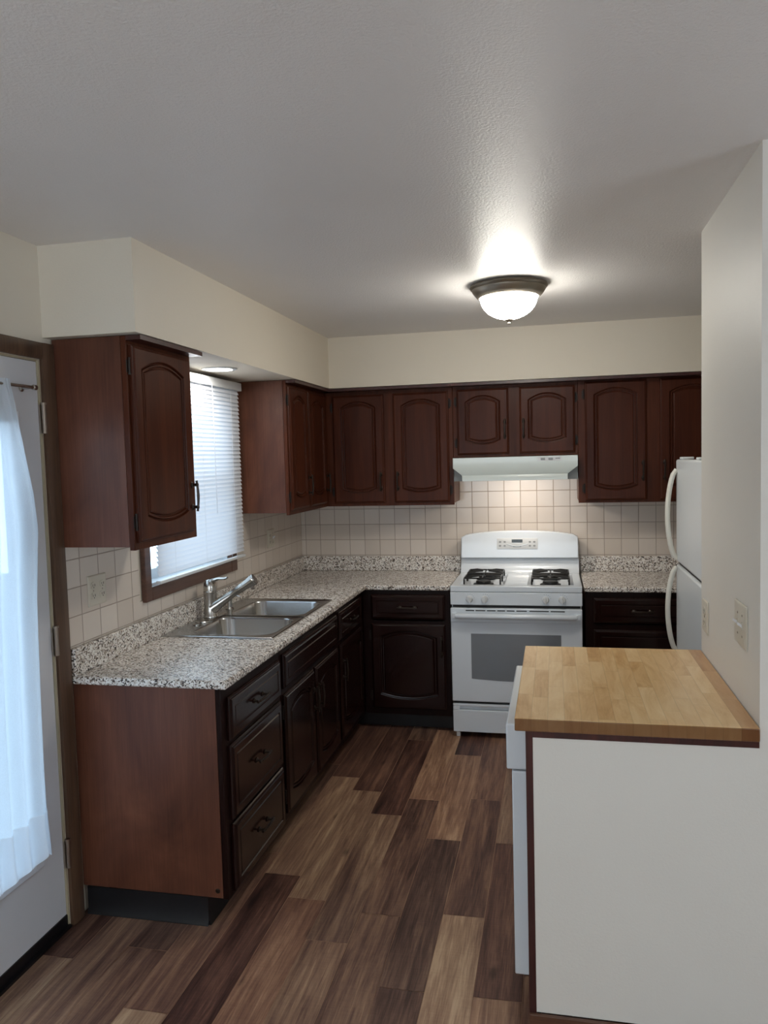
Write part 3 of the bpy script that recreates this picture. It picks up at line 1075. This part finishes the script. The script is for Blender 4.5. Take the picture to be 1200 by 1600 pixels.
# faucet with pull-out spout
fx, fy, fz = -1.665, 3.565, ZK + 0.0055
fa = thing('faucet', (fx, fy, fz), 'brushed nickel pull-out faucet standing behind the sink, spout slanting upwards', 'faucet')
mb = MB()
base_lp = rr(fx - 0.038, fx + 0.038, fy - 0.125, fy + 0.125, 0.036, fz + 0.0005)
mb.loops([base_lp, rr(fx - 0.038, fx + 0.038, fy - 0.125, fy + 0.125, 0.036, fz + 0.004), rr(fx - 0.035, fx + 0.035, fy - 0.122, fy + 0.122, 0.033, fz + 0.0065)])
mb.build('deck_plate', 'nickel', fa)
mb = MB()
mb.lathe((fx, fy, fz + 0.008), [(0.036, 0), (0.036, 0.006), (0.032, 0.012), (0.0315, 0.06), (0.0325, 0.118), (0.0335, 0.122), (0.0335, 0.127), (0.032, 0.1285)], 28)
mb.build('body', 'nickel', fa)
mb = MB()
mb.lathe((fx, fy, fz + 0.137), [(0.032, 0), (0.032, 0.020), (0.029, 0.038), (0.020, 0.052), (0.001, 0.057)], 28)
mb.tube([(fx - 0.010, fy, fz + 0.170), (fx + 0.018, fy - 0.002, fz + 0.188), (fx + 0.05, fy - 0.005, fz + 0.198), (fx + 0.085, fy - 0.008, fz + 0.199), (fx + 0.098, fy - 0.009, fz + 0.204)], [0.022, 0.019, 0.013, 0.011, 0.009], 12, flat=0.55)
mb.build('lever', 'nickel', fa)
mb = MB()
p0 = Vector((fx + 0.008, fy, fz + 0.052))
p1 = Vector((fx + 0.222, fy + 0.035, fz + 0.192))
dd = p1 - p0
mb.tube([tuple(p0 + dd * t) for t in (0, 0.12, 0.4, 0.55, 0.56, 0.74)], [0.034, 0.028, 0.0195, 0.0185, 0.0200, 0.0210], 18)
mb.build('spout', 'nickel', fa)
mb = MB()
mb.tube([tuple(p0 + dd * t) for t in (0.745, 0.80, 0.93, 0.965, 0.97, 1.0)], [0.0212, 0.0222, 0.0275, 0.0290, 0.0275, 0.0275], 18)
mb.tube([tuple(p0 + dd * 0.86 + Vector((0.012, 0, -0.028))), tuple(p0 + dd * 0.93 + Vector((0.014, 0, -0.034)))], [0.006, 0.007], 8)
mb.build('spray_head', 'nickel', fa)
sx_, sy2 = -1.668, 3.80
sd = thing('soap_dispenser', (sx_, sy2, fz), 'small nickel pump dispenser on the sink deck, right of the faucet', 'soap dispenser')
mb = MB()
mb.lathe((sx_, sy2, fz + 0.0005), [(0.022, 0), (0.022, 0.004), (0.014, 0.010), (0.013, 0.045), (0.0145, 0.047), (0.0145, 0.055), (0.006, 0.058)], 20)
mb.build('base', 'nickel', sd)
mb = MB()
mb.tube([(sx_, sy2, fz + 0.0575), (sx_, sy2, fz + 0.068)], 0.0075, 12)
mb.tube([(sx_ - 0.012, sy2, fz + 0.071), (sx_ + 0.03, sy2, fz + 0.073), (sx_ + 0.062, sy2, fz + 0.067)], [0.011, 0.008, 0.006], 12, flat=0.6)
mb.build('pump', 'nickel', sd)
hc = MB()
hc.lathe((-1.665, 3.405, fz + 0.0005), [(0.019, 0), (0.019, 0.003), (0.013, 0.006), (0.001, 0.0065)], 20)
tag(hc.build('hole_cover', 'nickel', None), 'round nickel hole cover on the sink deck, near side of the faucet', 'cover')

# ------------------------------------------------------------------ range
RX0, RX1, RYF, RYB = -0.612, 0.149, 4.600, 5.235
rg = thing('gas_range', ((RX0 + RX1) / 2, 4.92, 0), 'white gas range with black burner grates between the base cabinets', 'stove')
B('body', 'white', rg, (RX0 + 0.003, RX1 - 0.003, RYF + 0.03, RYB, 0.035, 0.876), bevel=0.003)
# cooktop with two burner wells
mb = MB()
wl_ = (-0.560, -0.300)
wr_ = (-0.160, 0.100)
cxs = [RX0, wl_[0], wl_[1], wr_[0], wr_[1], RX1]
cys = [RYF - 0.008, 4.655, 5.085, 5.135]
zt = 0.912
mb.cells(cxs, cys, lambda i, j: not (j == 1 and i in (1, 3)), 0.8775, zt)
for a, b in (wl_, wr_):
    o_ = rr(a, b, cys[1], cys[2], 0.001, zt, 4)
    lp = [o_, rr(a + 0.018, b - 0.018, cys[1] + 0.018, cys[2] - 0.018, 0.03, zt - 0.012, 4), rr(a + 0.04, b - 0.04, cys[1] + 0.04, cys[2] - 0.04, 0.03, zt - 0.016, 4)]
    mb.loops(lp, cap0=False)
mb.build('cooktop', 'white', rg, 0.004)
# sloped riser and arched backguard
mb = MB()
mb.prism([(5.1355, 0.8775), (5.1355, zt), (5.150, 0.925), (5.166, 0.96), (5.178, 1.002), (RYB, 1.002), (RYB, 0.8775)], RX0, RX1, 'wuv')
mb.build('riser', 'white', rg, 0.002)
B('backguard_shade_strip', 'gap', rg, (RX0 + 0.006, RX1 - 0.006, 5.184, RYB - 0.002, 1.0022, 1.0058))  # solid dark strip standing in for the shade below the backguard
poly = [(RX0 + 0.002, 1.006), (RX1 - 0.002, 1.006)]
for i in range(25):
    t = i / 24
    x = (RX1 - 0.004) + (RX0 - RX1 + 0.008) * t
    e = 2 * t - 1
    poly.append((x, 1.183 - 0.030 * abs(e) ** 2.4 - (0.012 if abs(e) > 0.99 else 0)))
mb = MB()
A = [(x, 5.150 + (z - 1.006) * 0.12, z) for x, z in poly]
A2 = [(x, 5.158 + (z - 1.006) * 0.12 - 0.0, z) for x, z in poly]
Bk = [(x, RYB, z) for x, z in poly]
mb.loops([A, Bk])
bk = mb.build('backguard', 'white', rg, 0.006, 3)


def bgf(u, v, w):
    return (u, 5.150 + (v - 1.006) * 0.12 - w, v)


mb = MB(bgf)
mb.loops([rect_loop(-0.372, -0.110, 1.066, 1.136, 0.0003), rect_loop(-0.372, -0.110, 1.066, 1.136, 0.003), rect_loop(-0.368, -0.114, 1.069, 1.133, 0.0042)])
con = mb.build('console', 'white_plastic', bk)
B('display', 'display', con, (-0.277, -0.207, 1.108, 1.128, 0.0044, 0.0055), f=bgf)
mb = MB(bgf)
arc = []
for i in range(13):
    t = i / 12
    arc.append((-0.310 + 0.135 * t, 1.100 - 0.016 * math.sin(math.pi * t), 0.0055))
mb.tube(arc, 0.0022, 6)
mb.build('trim_arc', 'white', con)
for ux in (-0.352, -0.322, -0.160, -0.132):
    for vz in (1.112, 1.087):
        mb = MB(bgf)
        mb.loops([[(ux + 0.008 * math.cos(2 * math.pi * k / 14), vz + 0.0055 * math.sin(2 * math.pi * k / 14), w) for k in range(14)] for w in (0.0044, 0.0058)])
        mb.build('button', 'mark', con)
B('legend', 'mark', con, (-0.268, -0.216, 1.079, 1.085, 0.0044, 0.0048), f=bgf)
# control panel, knobs
B('control_panel', 'white', rg, (RX0, RX1, RYF - 0.010, RYF + 0.029, 0.800, 0.8755), bevel=0.003)
for kx, lean in ((-0.499, 0.25), (-0.409, 0.0), (-0.058, 0.15), (0.036, 0.12)):
    kb = MB()
    kb.lathe((kx, RYF - 0.0105, 0.836), [(0.021, 0), (0.021, -0.004), (0.019, -0.007), (0.0175, -0.022), (0.016, -0.024), (0.001, -0.024)], 24, 'y')
    ca, sa = math.cos(lean), math.sin(lean)
    gr = MB()
    kb.f = lambda u, v, w: (kx + u * ca - v * sa, RYF - 0.0105 - w, 0.836 + u * sa + v * ca)
    kb.loops([rr(-0.006, 0.006, -0.019, 0.019, 0.004, 0.023, 3), rr(-0.005, 0.005, -0.019, 0.019, 0.004, 0.033, 3), rr(-0.004, 0.004, -0.0175, 0.0175, 0.003, 0.035, 3)])
    kn = kb.build('knob', 'white_plastic', rg)
    pm = MB(lambda u, v, w: (kx + u, RYF - 0.0102 - w, 0.836 + v))
    for q in range(5):
        a = math.radians(15 + q * 22)
        pm.box(0.030 * math.cos(a) - 0.002, 0.030 * math.cos(a) + 0.002, 0.030 * math.sin(a) - 0.0015, 0.030 * math.sin(a) + 0.0015, 0, 0.0006)
    pm.build('dial_marks', 'mark', kn)
B('vent_gap', 'gap', rg, (RX0 + 0.012, RX1 - 0.012, RYF + 0.004, RYF + 0.029, 0.784, 0.7995))
# oven door
RD = RYF - 0.022
od = B('oven_door', 'white', rg, (RX0 + 0.002, RX1 - 0.002, RD, RYF + 0.028, 0.222, 0.783), bevel=0.004)
mb = MB(back_face(RD))
wlp = [(-0.492, 0.632), (-0.492, 0.362)]
for i in range(13):
    t = i / 12
    wlp.append((-0.492 + 0.520 * t, 0.362 - 0.012 * math.sin(math.pi * t)))
wlp += [(0.028, 0.632)]
mb.loops([[(a, b, 0.0004) for a, b in wlp], [(a, b, 0.0016) for a, b in wlp]])
mb.build('oven_window', 'oven_glass', od)
B('trim_band', 'white', od, (RX0 + 0.002, RX1 - 0.002, RD - 0.006, RD - 0.0004, 0.700, 0.782), bevel=0.003)
mb = MB()
mb.tube([(RX0 + 0.035, RD - 0.012, 0.742), (RX0 + 0.04, RD - 0.030, 0.742), (RX0 + 0.07, RD - 0.037, 0.742), (RX1 - 0.07, RD - 0.037, 0.742), (RX1 - 0.04, RD - 0.030, 0.742), (RX1 - 0.035, RD - 0.012, 0.742)], [0.013, 0.0155, 0.017, 0.017, 0.0155, 0.013], 14)
for a in (RX0 + 0.012, RX1 - 0.042):
    mb.box(a, a + 0.03, RD - 0.034, RD - 0.0062, 0.728, 0.756)
mb.build('handle', 'white', od, 0.002)
mb = MB()
for k, (a, b) in enumerate(((-0.52, -0.47), (-0.462, -0.405), (-0.395, -0.345), (-0.335, -0.29), (-0.28, -0.235), (-0.225, -0.165), (-0.15, -0.04), (-0.03, 0.05))):
    mb.box(a, b, RD - 0.0068, RD - 0.0062, 0.768, 0.774)
mb.build('vent_slots', 'gap', od)
# storage drawer with recessed grip
sdw = B('storage_drawer', 'white', rg, (RX0 + 0.004, RX1 - 0.004, RD + 0.004, RYF + 0.028, 0.035, 0.168), (RX0 + 0.004, RX1 - 0.004, RD + 0.022, RYF + 0.028, 0.1685, 0.19), (RX0 + 0.004, RX0 + 0.045, RD + 0.004, RD + 0.0215, 0.1685, 0.19),
        (RX1 - 0.045, RX1 - 0.004, RD + 0.004, RD + 0.0215, 0.1685, 0.19), (RX0 + 0.004, RX1 - 0.004, RD + 0.004, RYF + 0.028, 0.1905, 0.206), bevel=0.003)
B('drawer_gap', 'gap', rg, (RX0 + 0.008, RX1 - 0.008, RYF + 0.0, RYF + 0.029, 0.207, 0.221))
for a in (RX0 + 0.02, RX1 - 0.045):
    for b in (RYF + 0.0, RYB - 0.06):
        B('foot', 'white_plastic', rg, (a, a + 0.022, b, b + 0.025, 0.001, 0.0345))
# burners and grates
for a, b in (wl_, wr_):
    cx = (a + b) / 2
    for yb_ in (4.765, 4.975):
        bb = MB()
        bb.lathe((cx, yb_, zt - 0.0155), [(0.062, 0), (0.060, 0.005), (0.046, 0.008), (0.046, 0.017), (0.042, 0.022), (0.001, 0.023)], 24)
        bb.build('burner', 'iron', rg)
    g = MB()
    x0, x1, y0, y1, zg = cx - 0.108, cx + 0.108, 4.672, 5.068, 0.948
    rb = 0.0048
    for yb_ in (4.765, 4.975):
        ya, ye = yb_ - 0.093, yb_ + 0.093
        # two bent side hoops and finger bars towards the burner
        for xx in (x0, x1):
            g.tube([(xx, ya, zt - 0.013), (xx, ya + 0.008, zg - 0.012), (xx, ya + 0.022, zg - 0.004), (xx, ye - 0.022, zg - 0.004), (xx, ye - 0.008, zg - 0.012), (xx, ye, zt - 0.013)], rb, 8)
        for sgn in (-1, 1):
            xx = cx + sgn * 0.108
            for dy in (-0.068, 0.0, 0.068):
                g.tube([(xx, yb_ + dy, zg - 0.004), (cx + sgn * 0.06, yb_ + dy * 0.75, zg + 0.003), (cx + sgn * 0.018, yb_ + dy * 0.35, zg + 0.002)], [rb, rb, rb * 0.8], 8)
        for sgn in (-1, 1):
            g.tube([(x0, yb_ + sgn * 0.072, zg - 0.004), (cx, yb_ + sgn * 0.078, zg - 0.004), (x1, yb_ + sgn * 0.072, zg - 0.004)], rb, 8)
            g.tube([(cx, yb_ + sgn * 0.078, zg - 0.004), (cx, yb_ + sgn * 0.02, zg + 0.002)], rb, 8)
    g.build('burner_grate', 'iron', rg)

# ------------------------------------------------------------------ range hood
hx0, hx1 = -0.612, 0.139
hd = thing('range_hood', (-0.24, 5.0, 1.52), 'pale under-cabinet range hood with slanted front, above the range', 'range hood')
mb = MB()
mb.box(hx0, hx1, 4.905, YB - 0.0075, 1.560, 1.667)
mb.box(hx0, hx0 + 0.004, 4.895, YB - 0.0075, 1.521, 1.5595)
mb.box(hx1 - 0.004, hx1, 4.895, YB - 0.0075, 1.521, 1.5595)
mb.box(hx0 + 0.004, hx1 - 0.004, YB - 0.014, YB - 0.0075, 1.521, 1.5595)
mb.build('shell', 'hood', hd)
mb = MB()
yf = 4.842
prof = [(hx0, hx1, yf, 1.667), (hx0, hx1, yf, 1.603), (-0.560, 0.082, yf + 0.014, 1.559), (-0.558, 0.080, yf + 0.010, 1.552), (-0.558, 0.080, yf + 0.010, 1.5225)]
fr_ = [[(a, y, z), (b, y, z), (b, 4.9045 if z > 1.61 else y + 0.05, z), (a, 4.9045 if z > 1.61 else y + 0.05, z)] for a, b, y, z in prof]
mb.loops(fr_)
vis = mb.build('visor', 'hood', hd, 0.002)
for a, b in ((hx0 + 0.001, -0.5585), (0.0805, hx1 - 0.001)):
    B('corner_panel', 'hood_dark', hd, (a, b, 4.893, 4.8945, 1.5225, 1.602))  # darker grey painted in for the shade on the recessed corners
B('control_plate', 'white_plastic', vis, (-0.098, 0.046, yf - 0.0014, yf - 0.0003, 1.636, 1.661))
for ux, wdt in ((-0.066, 0.013), (-0.020, 0.013)):
    B('rocker_switch', 'mark', vis, (ux - wdt, ux + wdt, yf - 0.005, yf - 0.0015, 1.642, 1.655), bevel=0.001)
B('badge', 'mark', vis, (0.008, 0.036, yf - 0.0022, yf - 0.0015, 1.648, 1.654))
B('filter', 'hood_dark', hd, (hx0 + 0.03, hx1 - 0.03, 4.97, YB - 0.02, 1.548, 1.5595))
B('light_lens', 'hoodlens', hd, (-0.29, -0.12, 4.912, 4.965, 1.545, 1.5595))
area('hood_lamp', (-0.205, 4.94, 1.543), (math.radians(28), 0, 0), 0.15, 0.05, HOOD_POWER, (1.0, 0.90, 0.79))

# ------------------------------------------------------------------ refrigerator
FX, FY0, FY1, FZ = 0.603, 3.405, 4.205, 1.632
fg = thing('refrigerator', (1.0, 3.8, 0), 'white top-freezer refrigerator behind the partition, facing the sink side', 'refrigerator')
B('cabinet_box', 'fridge', fg, (FX + 0.068, XE - 0.03, FY0 + 0.003, FY1 - 0.003, 0.03, FZ - 0.004), bevel=0.006)
fd = B('freezer_door', 'fridge', fg, (FX, FX + 0.062, FY0, FY1, 1.116, FZ), bevel=0.010, seg=3)
fd2 = B('fresh_food_door', 'fridge', fg, (FX, FX + 0.062, FY0, FY1, 0.115, 1.100), bevel=0.010, seg=3)
B('gasket', 'gap', fg, (FX + 0.014, FX + 0.067, FY0 + 0.01, FY1 - 0.01, 1.1005, 1.1155))
B('grille', 'gap', fg, (FX + 0.03, FX + 0.066, FY0 + 0.01, FY1 - 0.01, 0.02, 0.11))


def fridge_handle(parent, za, zb, bulge_top):
    mb = MB()
    pts, rs = [], []
    for i in range(19):
        t = i / 18
        z = za + (zb - za) * t
        e = math.sin(math.pi * t) ** 0.55
        pts.append((FX - 0.002 - 0.044 * e, FY1 - 0.035, z))
        rs.append(0.0125 if 0 < i < 18 else 0.011)
    mb.tube(pts, rs, 12, flat=1.0)
    mb.build('handle', 'handle_white', parent, label='off-white curved handle')


fridge_handle(fd, 1.128, 1.582, True)
fridge_handle(fd2, 0.655, 1.090, True)
for y in (4.13, 3.66):
    B('hinge_cap', 'white_plastic', fg, (FX + 0.015, FX + 0.075, y, y + 0.06, FZ + 0.0005, FZ + 0.012), bevel=0.004)
for y in (FY0 + 0.05, FY1 - 0.09):
    B('foot', 'black', fg, (FX + 0.08, FX + 0.12, y, y + 0.04, 0.001, 0.0295))
    B('foot', 'black', fg, (XE - 0.1, XE - 0.06, y, y + 0.04, 0.001, 0.0295))

# ------------------------------------------------------------------ peninsula: panel, dishwasher, butcher block
PX0 = -0.088
ZB, ZB0 = 0.9416, 0.905
pn = thing('peninsula_cabinet', (0.2, 2.5, 0), 'cream-painted peninsula end with dark wood edge, carrying the butcher block', 'cabinet')
B('end_panel', 'wall_white', pn, (PX0 + 0.020, XR + 0.0, YW - 0.0, YW + 0.018, 0.077, 0.884))
B('edge_strip', 'darkred', pn, (PX0, PX0 + 0.0195, YW - 0.001, YW + 0.055, 0.0, 0.903), (PX0 + 0.020, XR - 0.001, YW - 0.004, YW + 0.018, 0.8845, 0.903))
B('carcass', 'side', pn, (PX0 + 0.6, XR - 0.002, YW + 0.02, 3.0, 0.10, 0.903), (PX0 + 0.0, PX0 + 0.6, 2.93, 2.96, 0.001, 0.903))
struct(B('baseboard_front', 'base_trim', None, (PX0, XRM - 0.01, YW - 0.013, YW - 0.0015, 0.0005, 0.076), bevel=0.003))
bt = tag(B('butcher_block', 'butcher', None, (-0.117, XR - 0.002, 2.173, 3.028, ZB0, ZB), bevel=0.003), 'honey maple butcher-block top on the peninsula against the right wall', 'countertop')
dw = thing('dishwasher', (0.15, 2.6, 0), 'white dishwasher tucked under the butcher block, front facing the sink', 'dishwasher')
B('tub', 'white_plastic', dw, (PX0 + 0.005, PX0 + 0.595, 2.262, 2.92, 0.10, 0.90))
dd_ = B('door', 'white', dw, (-0.132, PX0 + 0.004, 2.268, 2.915, 0.130, 0.752), bevel=0.004)
B('control_panel', 'white', dw, (-0.147, PX0 + 0.004, 2.265, 2.918, 0.757, 0.893), bevel=0.005)
B('kick_plate', 'black', dw, (PX0 + 0.02, PX0 + 0.03, 2.262, 2.918, 0.001, 0.098))

# ------------------------------------------------------------------ lights
lx, ly = -0.192, 3.66
cl = thing('ceiling_light', (lx, ly, ZC), 'flush ceiling light with lit white glass dome and dark metal ring', 'ceiling light')
mb = MB()
mb.lathe((lx, ly, ZC - 0.0005), [(0.135, 0), (0.172, -0.004), (0.176, -0.012), (0.172, -0.018), (0.166, -0.022), (0.164, -0.030), (0.152, -0.046), (0.140, -0.058), (0.134, -0.060), (0.130, -0.054)], 48)
mb.build('ring', 'lampring', cl)
mb = MB()
mb.lathe((lx, ly, ZC - 0.058), [(0.129, 0.0)] + [(0.1285 * math.cos(math.radians(a)), -0.098 * math.sin(math.radians(a))) for a in range(8, 90, 6)] + [(0.004, -0.098)], 40)
mb.build('glass_dome', 'dome', cl)
mb = MB()
mb.lathe((lx, ly, ZC - 0.155), [(0.017, 0.001), (0.019, -0.003), (0.012, -0.010), (0.006, -0.014), (0.007, -0.019), (0.001, -0.024)], 20)
mb.build('finial', 'lampring', cl)
rx, ry = -1.575, 3.58
rl = thing('recessed_light', (rx, ry, ZS), 'small round recessed light in the soffit above the window', 'ceiling light')
mb = MB()
mb.lathe((rx, ry, ZS - 0.0005), [(0.060, 0.0), (0.085, 0.0), (0.085, -0.003), (0.078, -0.006), (0.064, -0.006), (0.060, -0.003)], 40)
mb.build('trim_ring', 'white_plastic', rl)
mb = MB()
mb.lathe((rx, ry, ZS - 0.0008), [(0.059, 0), (0.059, -0.003), (0.03, -0.005), (0.001, -0.0055)], 32)
mb.build('lens', 'canlens', rl)

# ------------------------------------------------------------------ blinds, curtain
bx = -1.702
by0, by1 = 3.124, 4.095
bl = thing('window_blinds', (bx, 3.6, 1.15), 'white horizontal mini blinds hanging closed over the sink window', 'blinds')
B('headrail', 'white_plastic', bl, (bx - 0.018, bx + 0.018, by0 + 0.002, by1 + 0.02, 2.068, 2.112), bevel=0.003)
mb = MB()
zs, n_sl = 1.197, 41
tilt = math.radians(63)
for i in range(n_sl):
    z = zs + i * 0.0215
    row = []
    for k in range(5):
        t = (k / 4 - 0.5)
        a = t * 0.0268
        cup = 0.0022 * (1 - (2 * t) ** 2)
        ux = a * math.cos(tilt) + cup * math.sin(tilt)
        uz = -a * math.sin(tilt) + cup * math.cos(tilt)
        row.append((bx + ux, z + uz))
    for a_, b_ in zip(row, row[1:]):
        q = [mb.vert((a_[0], by0, a_[1])), mb.vert((b_[0], by0, b_[1])), mb.vert((b_[0], by1, b_[1])), mb.vert((a_[0], by1, a_[1]))]
        mb.face(q)
bmesh.ops.remove_doubles(mb.b, verts=mb.b.verts, dist=1e-5)
mb.build('slats', 'blind', bl)
B('bottom_rail', 'white_plastic', bl, (bx - 0.012, bx + 0.013, by0 + 0.002, by1, 1.152, 1.166), bevel=0.003)
for y in (3.27, 3.60, 3.97):
    mb = MB()
    mb.tube([(bx + 0.0135, y, 1.160), (bx + 0.0135, y, 2.068)], 0.0007, 5)
    mb.tube([(bx - 0.0135, y, 1.160), (bx - 0.0135, y, 2.068)], 0.0007, 5)
    mb.box(bx + 0.0131, bx + 0.0145, y - 0.008, y + 0.008, 1.1535, 1.166)
    mb.build('ladder_cord', 'cord', bl)
mb = MB()
mb.tube([(bx + 0.022, 3.72, 2.07), (bx + 0.023, 3.722, 1.42)], 0.0018, 6)
mb.build('tilt_wand', 'blind', bl)

crd = thing('curtain_rod', (-1.705, 2.0, 1.94), 'thin nickel curtain rod fixed to the white glass door', 'curtain rod')
mb = MB()
mb.tube([(-1.705, 1.56, 1.945), (-1.705, 2.352, 1.945)], 0.0055, 10)
mb.build('rod', 'nickel', crd)
for y in (1.56, 2.356):
    mb = MB()
    mb.tube([(-1.705, y, 1.945), (-1.7555, y, 1.945)], 0.0045, 8)
    mb.lathe((-1.7565, y, 1.945), [(0.012, 0), (0.012, 0.003), (0.005, 0.006)], 14, 'x')
    mb.lathe((-1.705, y - 0.011, 1.945), [(0.004, 0), (0.009, 0.004), (0.009, 0.018), (0.004, 0.022)], 14, 'y')
    mb.build('bracket', 'nickel', crd)

ZK_ = [(1.962, 2.232), (1.937, 2.236), (1.894, 2.250), (1.825, 2.264), (1.752, 2.282), (1.581, 2.324), (1.471, 2.338), (1.23, 2.318), (0.678, 2.308), (0.48, 2.308), (0.34, 2.318)]


def y_right(z):
    for (z0, y0), (z1, y1) in zip(ZK_, ZK_[1:]):
        if z0 >= z >= z1:
            return y0 + (y1 - y0) * (z0 - z) / (z0 - z1)
    return ZK_[-1][1] if z < 1 else ZK_[0][1]


def curtain(zlist, off):
    mb = MB()
    nseg = 150
    rows = []
    for z in zlist:
        yr = y_right(z)
        yl = 1.57
        amp = 0.004 + 0.008 * min(1, (1.96 - z) / 0.5)
        row = []
        for i in range(nseg + 1):
            s_ = i / nseg
            y = yl + (yr - yl) * s_
            ph = 2 * math.pi * (s_ * 8.5) + 0.8 * math.sin(z * 2.1) + 1.3 * math.sin(s_ * 9)
            fine = 0.003 * math.sin(s_ * 190) * max(0, (z - 1.75) / 0.2)
            zz = z
            if z < 0.40:
                zz = z + 0.012 * math.sin(ph) - 0.012 * (1 - s_)
            row.append((-1.700 + off + amp * math.sin(ph) + 0.4 * amp * math.sin(2 * ph + 1) + fine, y + 0.01 * math.cos(ph), zz))
        rows.append(row)
    mb.loops(rows, False, False, closed=False)
    return mb


zl = [1.962 - k * (1.962 - 0.36) / 60 for k in range(61)]
cu = thing('curtain', (-1.7, 2.0, 0.36), 'sheer white curtain gathered over the glass of the entry door', 'curtain')
curtain(zl, 0.0).build('sheer_panel', 'curtain', cu, smooth=80)
curtain([0.515, 0.48, 0.44, 0.40, 0.37, 0.358], 0.0035).build('hem', 'hem', cu, smooth=80)

# ------------------------------------------------------------------ outlets and switches
GO = 'wall outlets and switches'


def plate(f, uc, vc, w, h, mat, gangs, label, name='wall_outlet', cat='outlet'):
    r = thing(name, f(uc, vc - h / 2, 0.002), label, cat, GO)
    mb = MB(f)
    R = lambda i, ww: rect_loop(uc - w / 2 + i, uc + w / 2 - i, vc - h / 2 + i, vc + h / 2 - i, ww)
    mb.loops([R(0, 0.0007), R(0, 0.003), R(0.003, 0.0055), R(0.006, 0.006)])
    mb.build('cover_plate', mat, r)
    for gu, kind in gangs:
        if kind == 'duplex':
            for dv in (-0.02, 0.02):
                sk_ = MB(f)
                pts = [(uc + gu + 0.0165 * max(-1, min(1, 1.25 * math.cos(2 * math.pi * k / 24))), vc + dv + 0.014 * math.sin(2 * math.pi * k / 24)) for k in range(24)]
                sk_.loops([[(a, b, 0.0061) for a, b in pts], [(a, b, 0.0085) for a, b in pts]])
                so = sk_.build('socket', mat, r)
                sl = MB(f)
                sl.box(uc + gu - 0.0075, uc + gu - 0.0055, vc + dv - 0.003, vc + dv + 0.006, 0.0086, 0.0090)
                sl.box(uc + gu + 0.0050, uc + gu + 0.0080, vc + dv - 0.003, vc + dv + 0.006, 0.0086, 0.0090)
                sl.box(uc + gu - 0.002, uc + gu + 0.002, vc + dv - 0.0095, vc + dv - 0.0055, 0.0086, 0.0090)
                sl.build('slots', 'gap', so)
        elif kind == 'toggle':
            tg = MB(f)
            tg.box(uc + gu - 0.005, uc + gu + 0.005, vc - 0.011, vc + 0.011, 0.0061, 0.008)
            tg.build('toggle_slot', mat, r)
            tg = MB(f)
            tg.loops([[(uc + gu - 0.0042, vc - 0.004, 0.0081), (uc + gu + 0.0042, vc - 0.004, 0.0081), (uc + gu + 0.0042, vc + 0.006, 0.0081), (uc + gu - 0.0042, vc + 0.006, 0.0081)],
                      [(uc + gu - 0.0034, vc + 0.006, 0.020), (uc + gu + 0.0034, vc + 0.006, 0.020), (uc + gu + 0.0034, vc + 0.013, 0.019), (uc + gu - 0.0034, vc + 0.013, 0.019)]])
            tg.build('toggle', 'white_plastic', r)
        scr = MB(f)
        for dv in ((0,) if kind == 'duplex' else (-0.03, 0.03)):
            scr.loops([[(uc + gu + 0.003 * math.cos(k), vc + dv + 0.003 * math.sin(k), ww) for k in [2 * math.pi * j / 10 for j in range(10)]] for ww in (0.0061, 0.0072)])
        scr.build('screw', 'hinge_steel', r)
    return r


LW = left_face(XL + 0.006)
plate(LW, 2.722, 1.197, 0.122, 0.118, 'ivory', [(-0.03, 'duplex'), (0.03, 'duplex')], 'wide ivory outlet plate on tiles near the glass door, above the worktop end')
plate(LW, 4.645, 1.197, 0.118, 0.115, 'ivory', [(-0.027, 'duplex'), (0.027, 'toggle')], 'ivory wall plate on tiles right of the window, below the corner wall cabinet')
RW = minus_x_face(XR)
plate(RW, -2.934, 1.085, 0.095, 0.115, 'ivory', [(0, 'duplex')], 'ivory outlet on the right wall, close to the far wall edge')
plate(RW, -2.393, 1.172, 0.145, 0.125, 'ivory', [(-0.028, 'toggle'), (0.028, 'toggle')], 'double light-switch plate on the right wall above the butcher block', 'switch_plate', 'light switch')
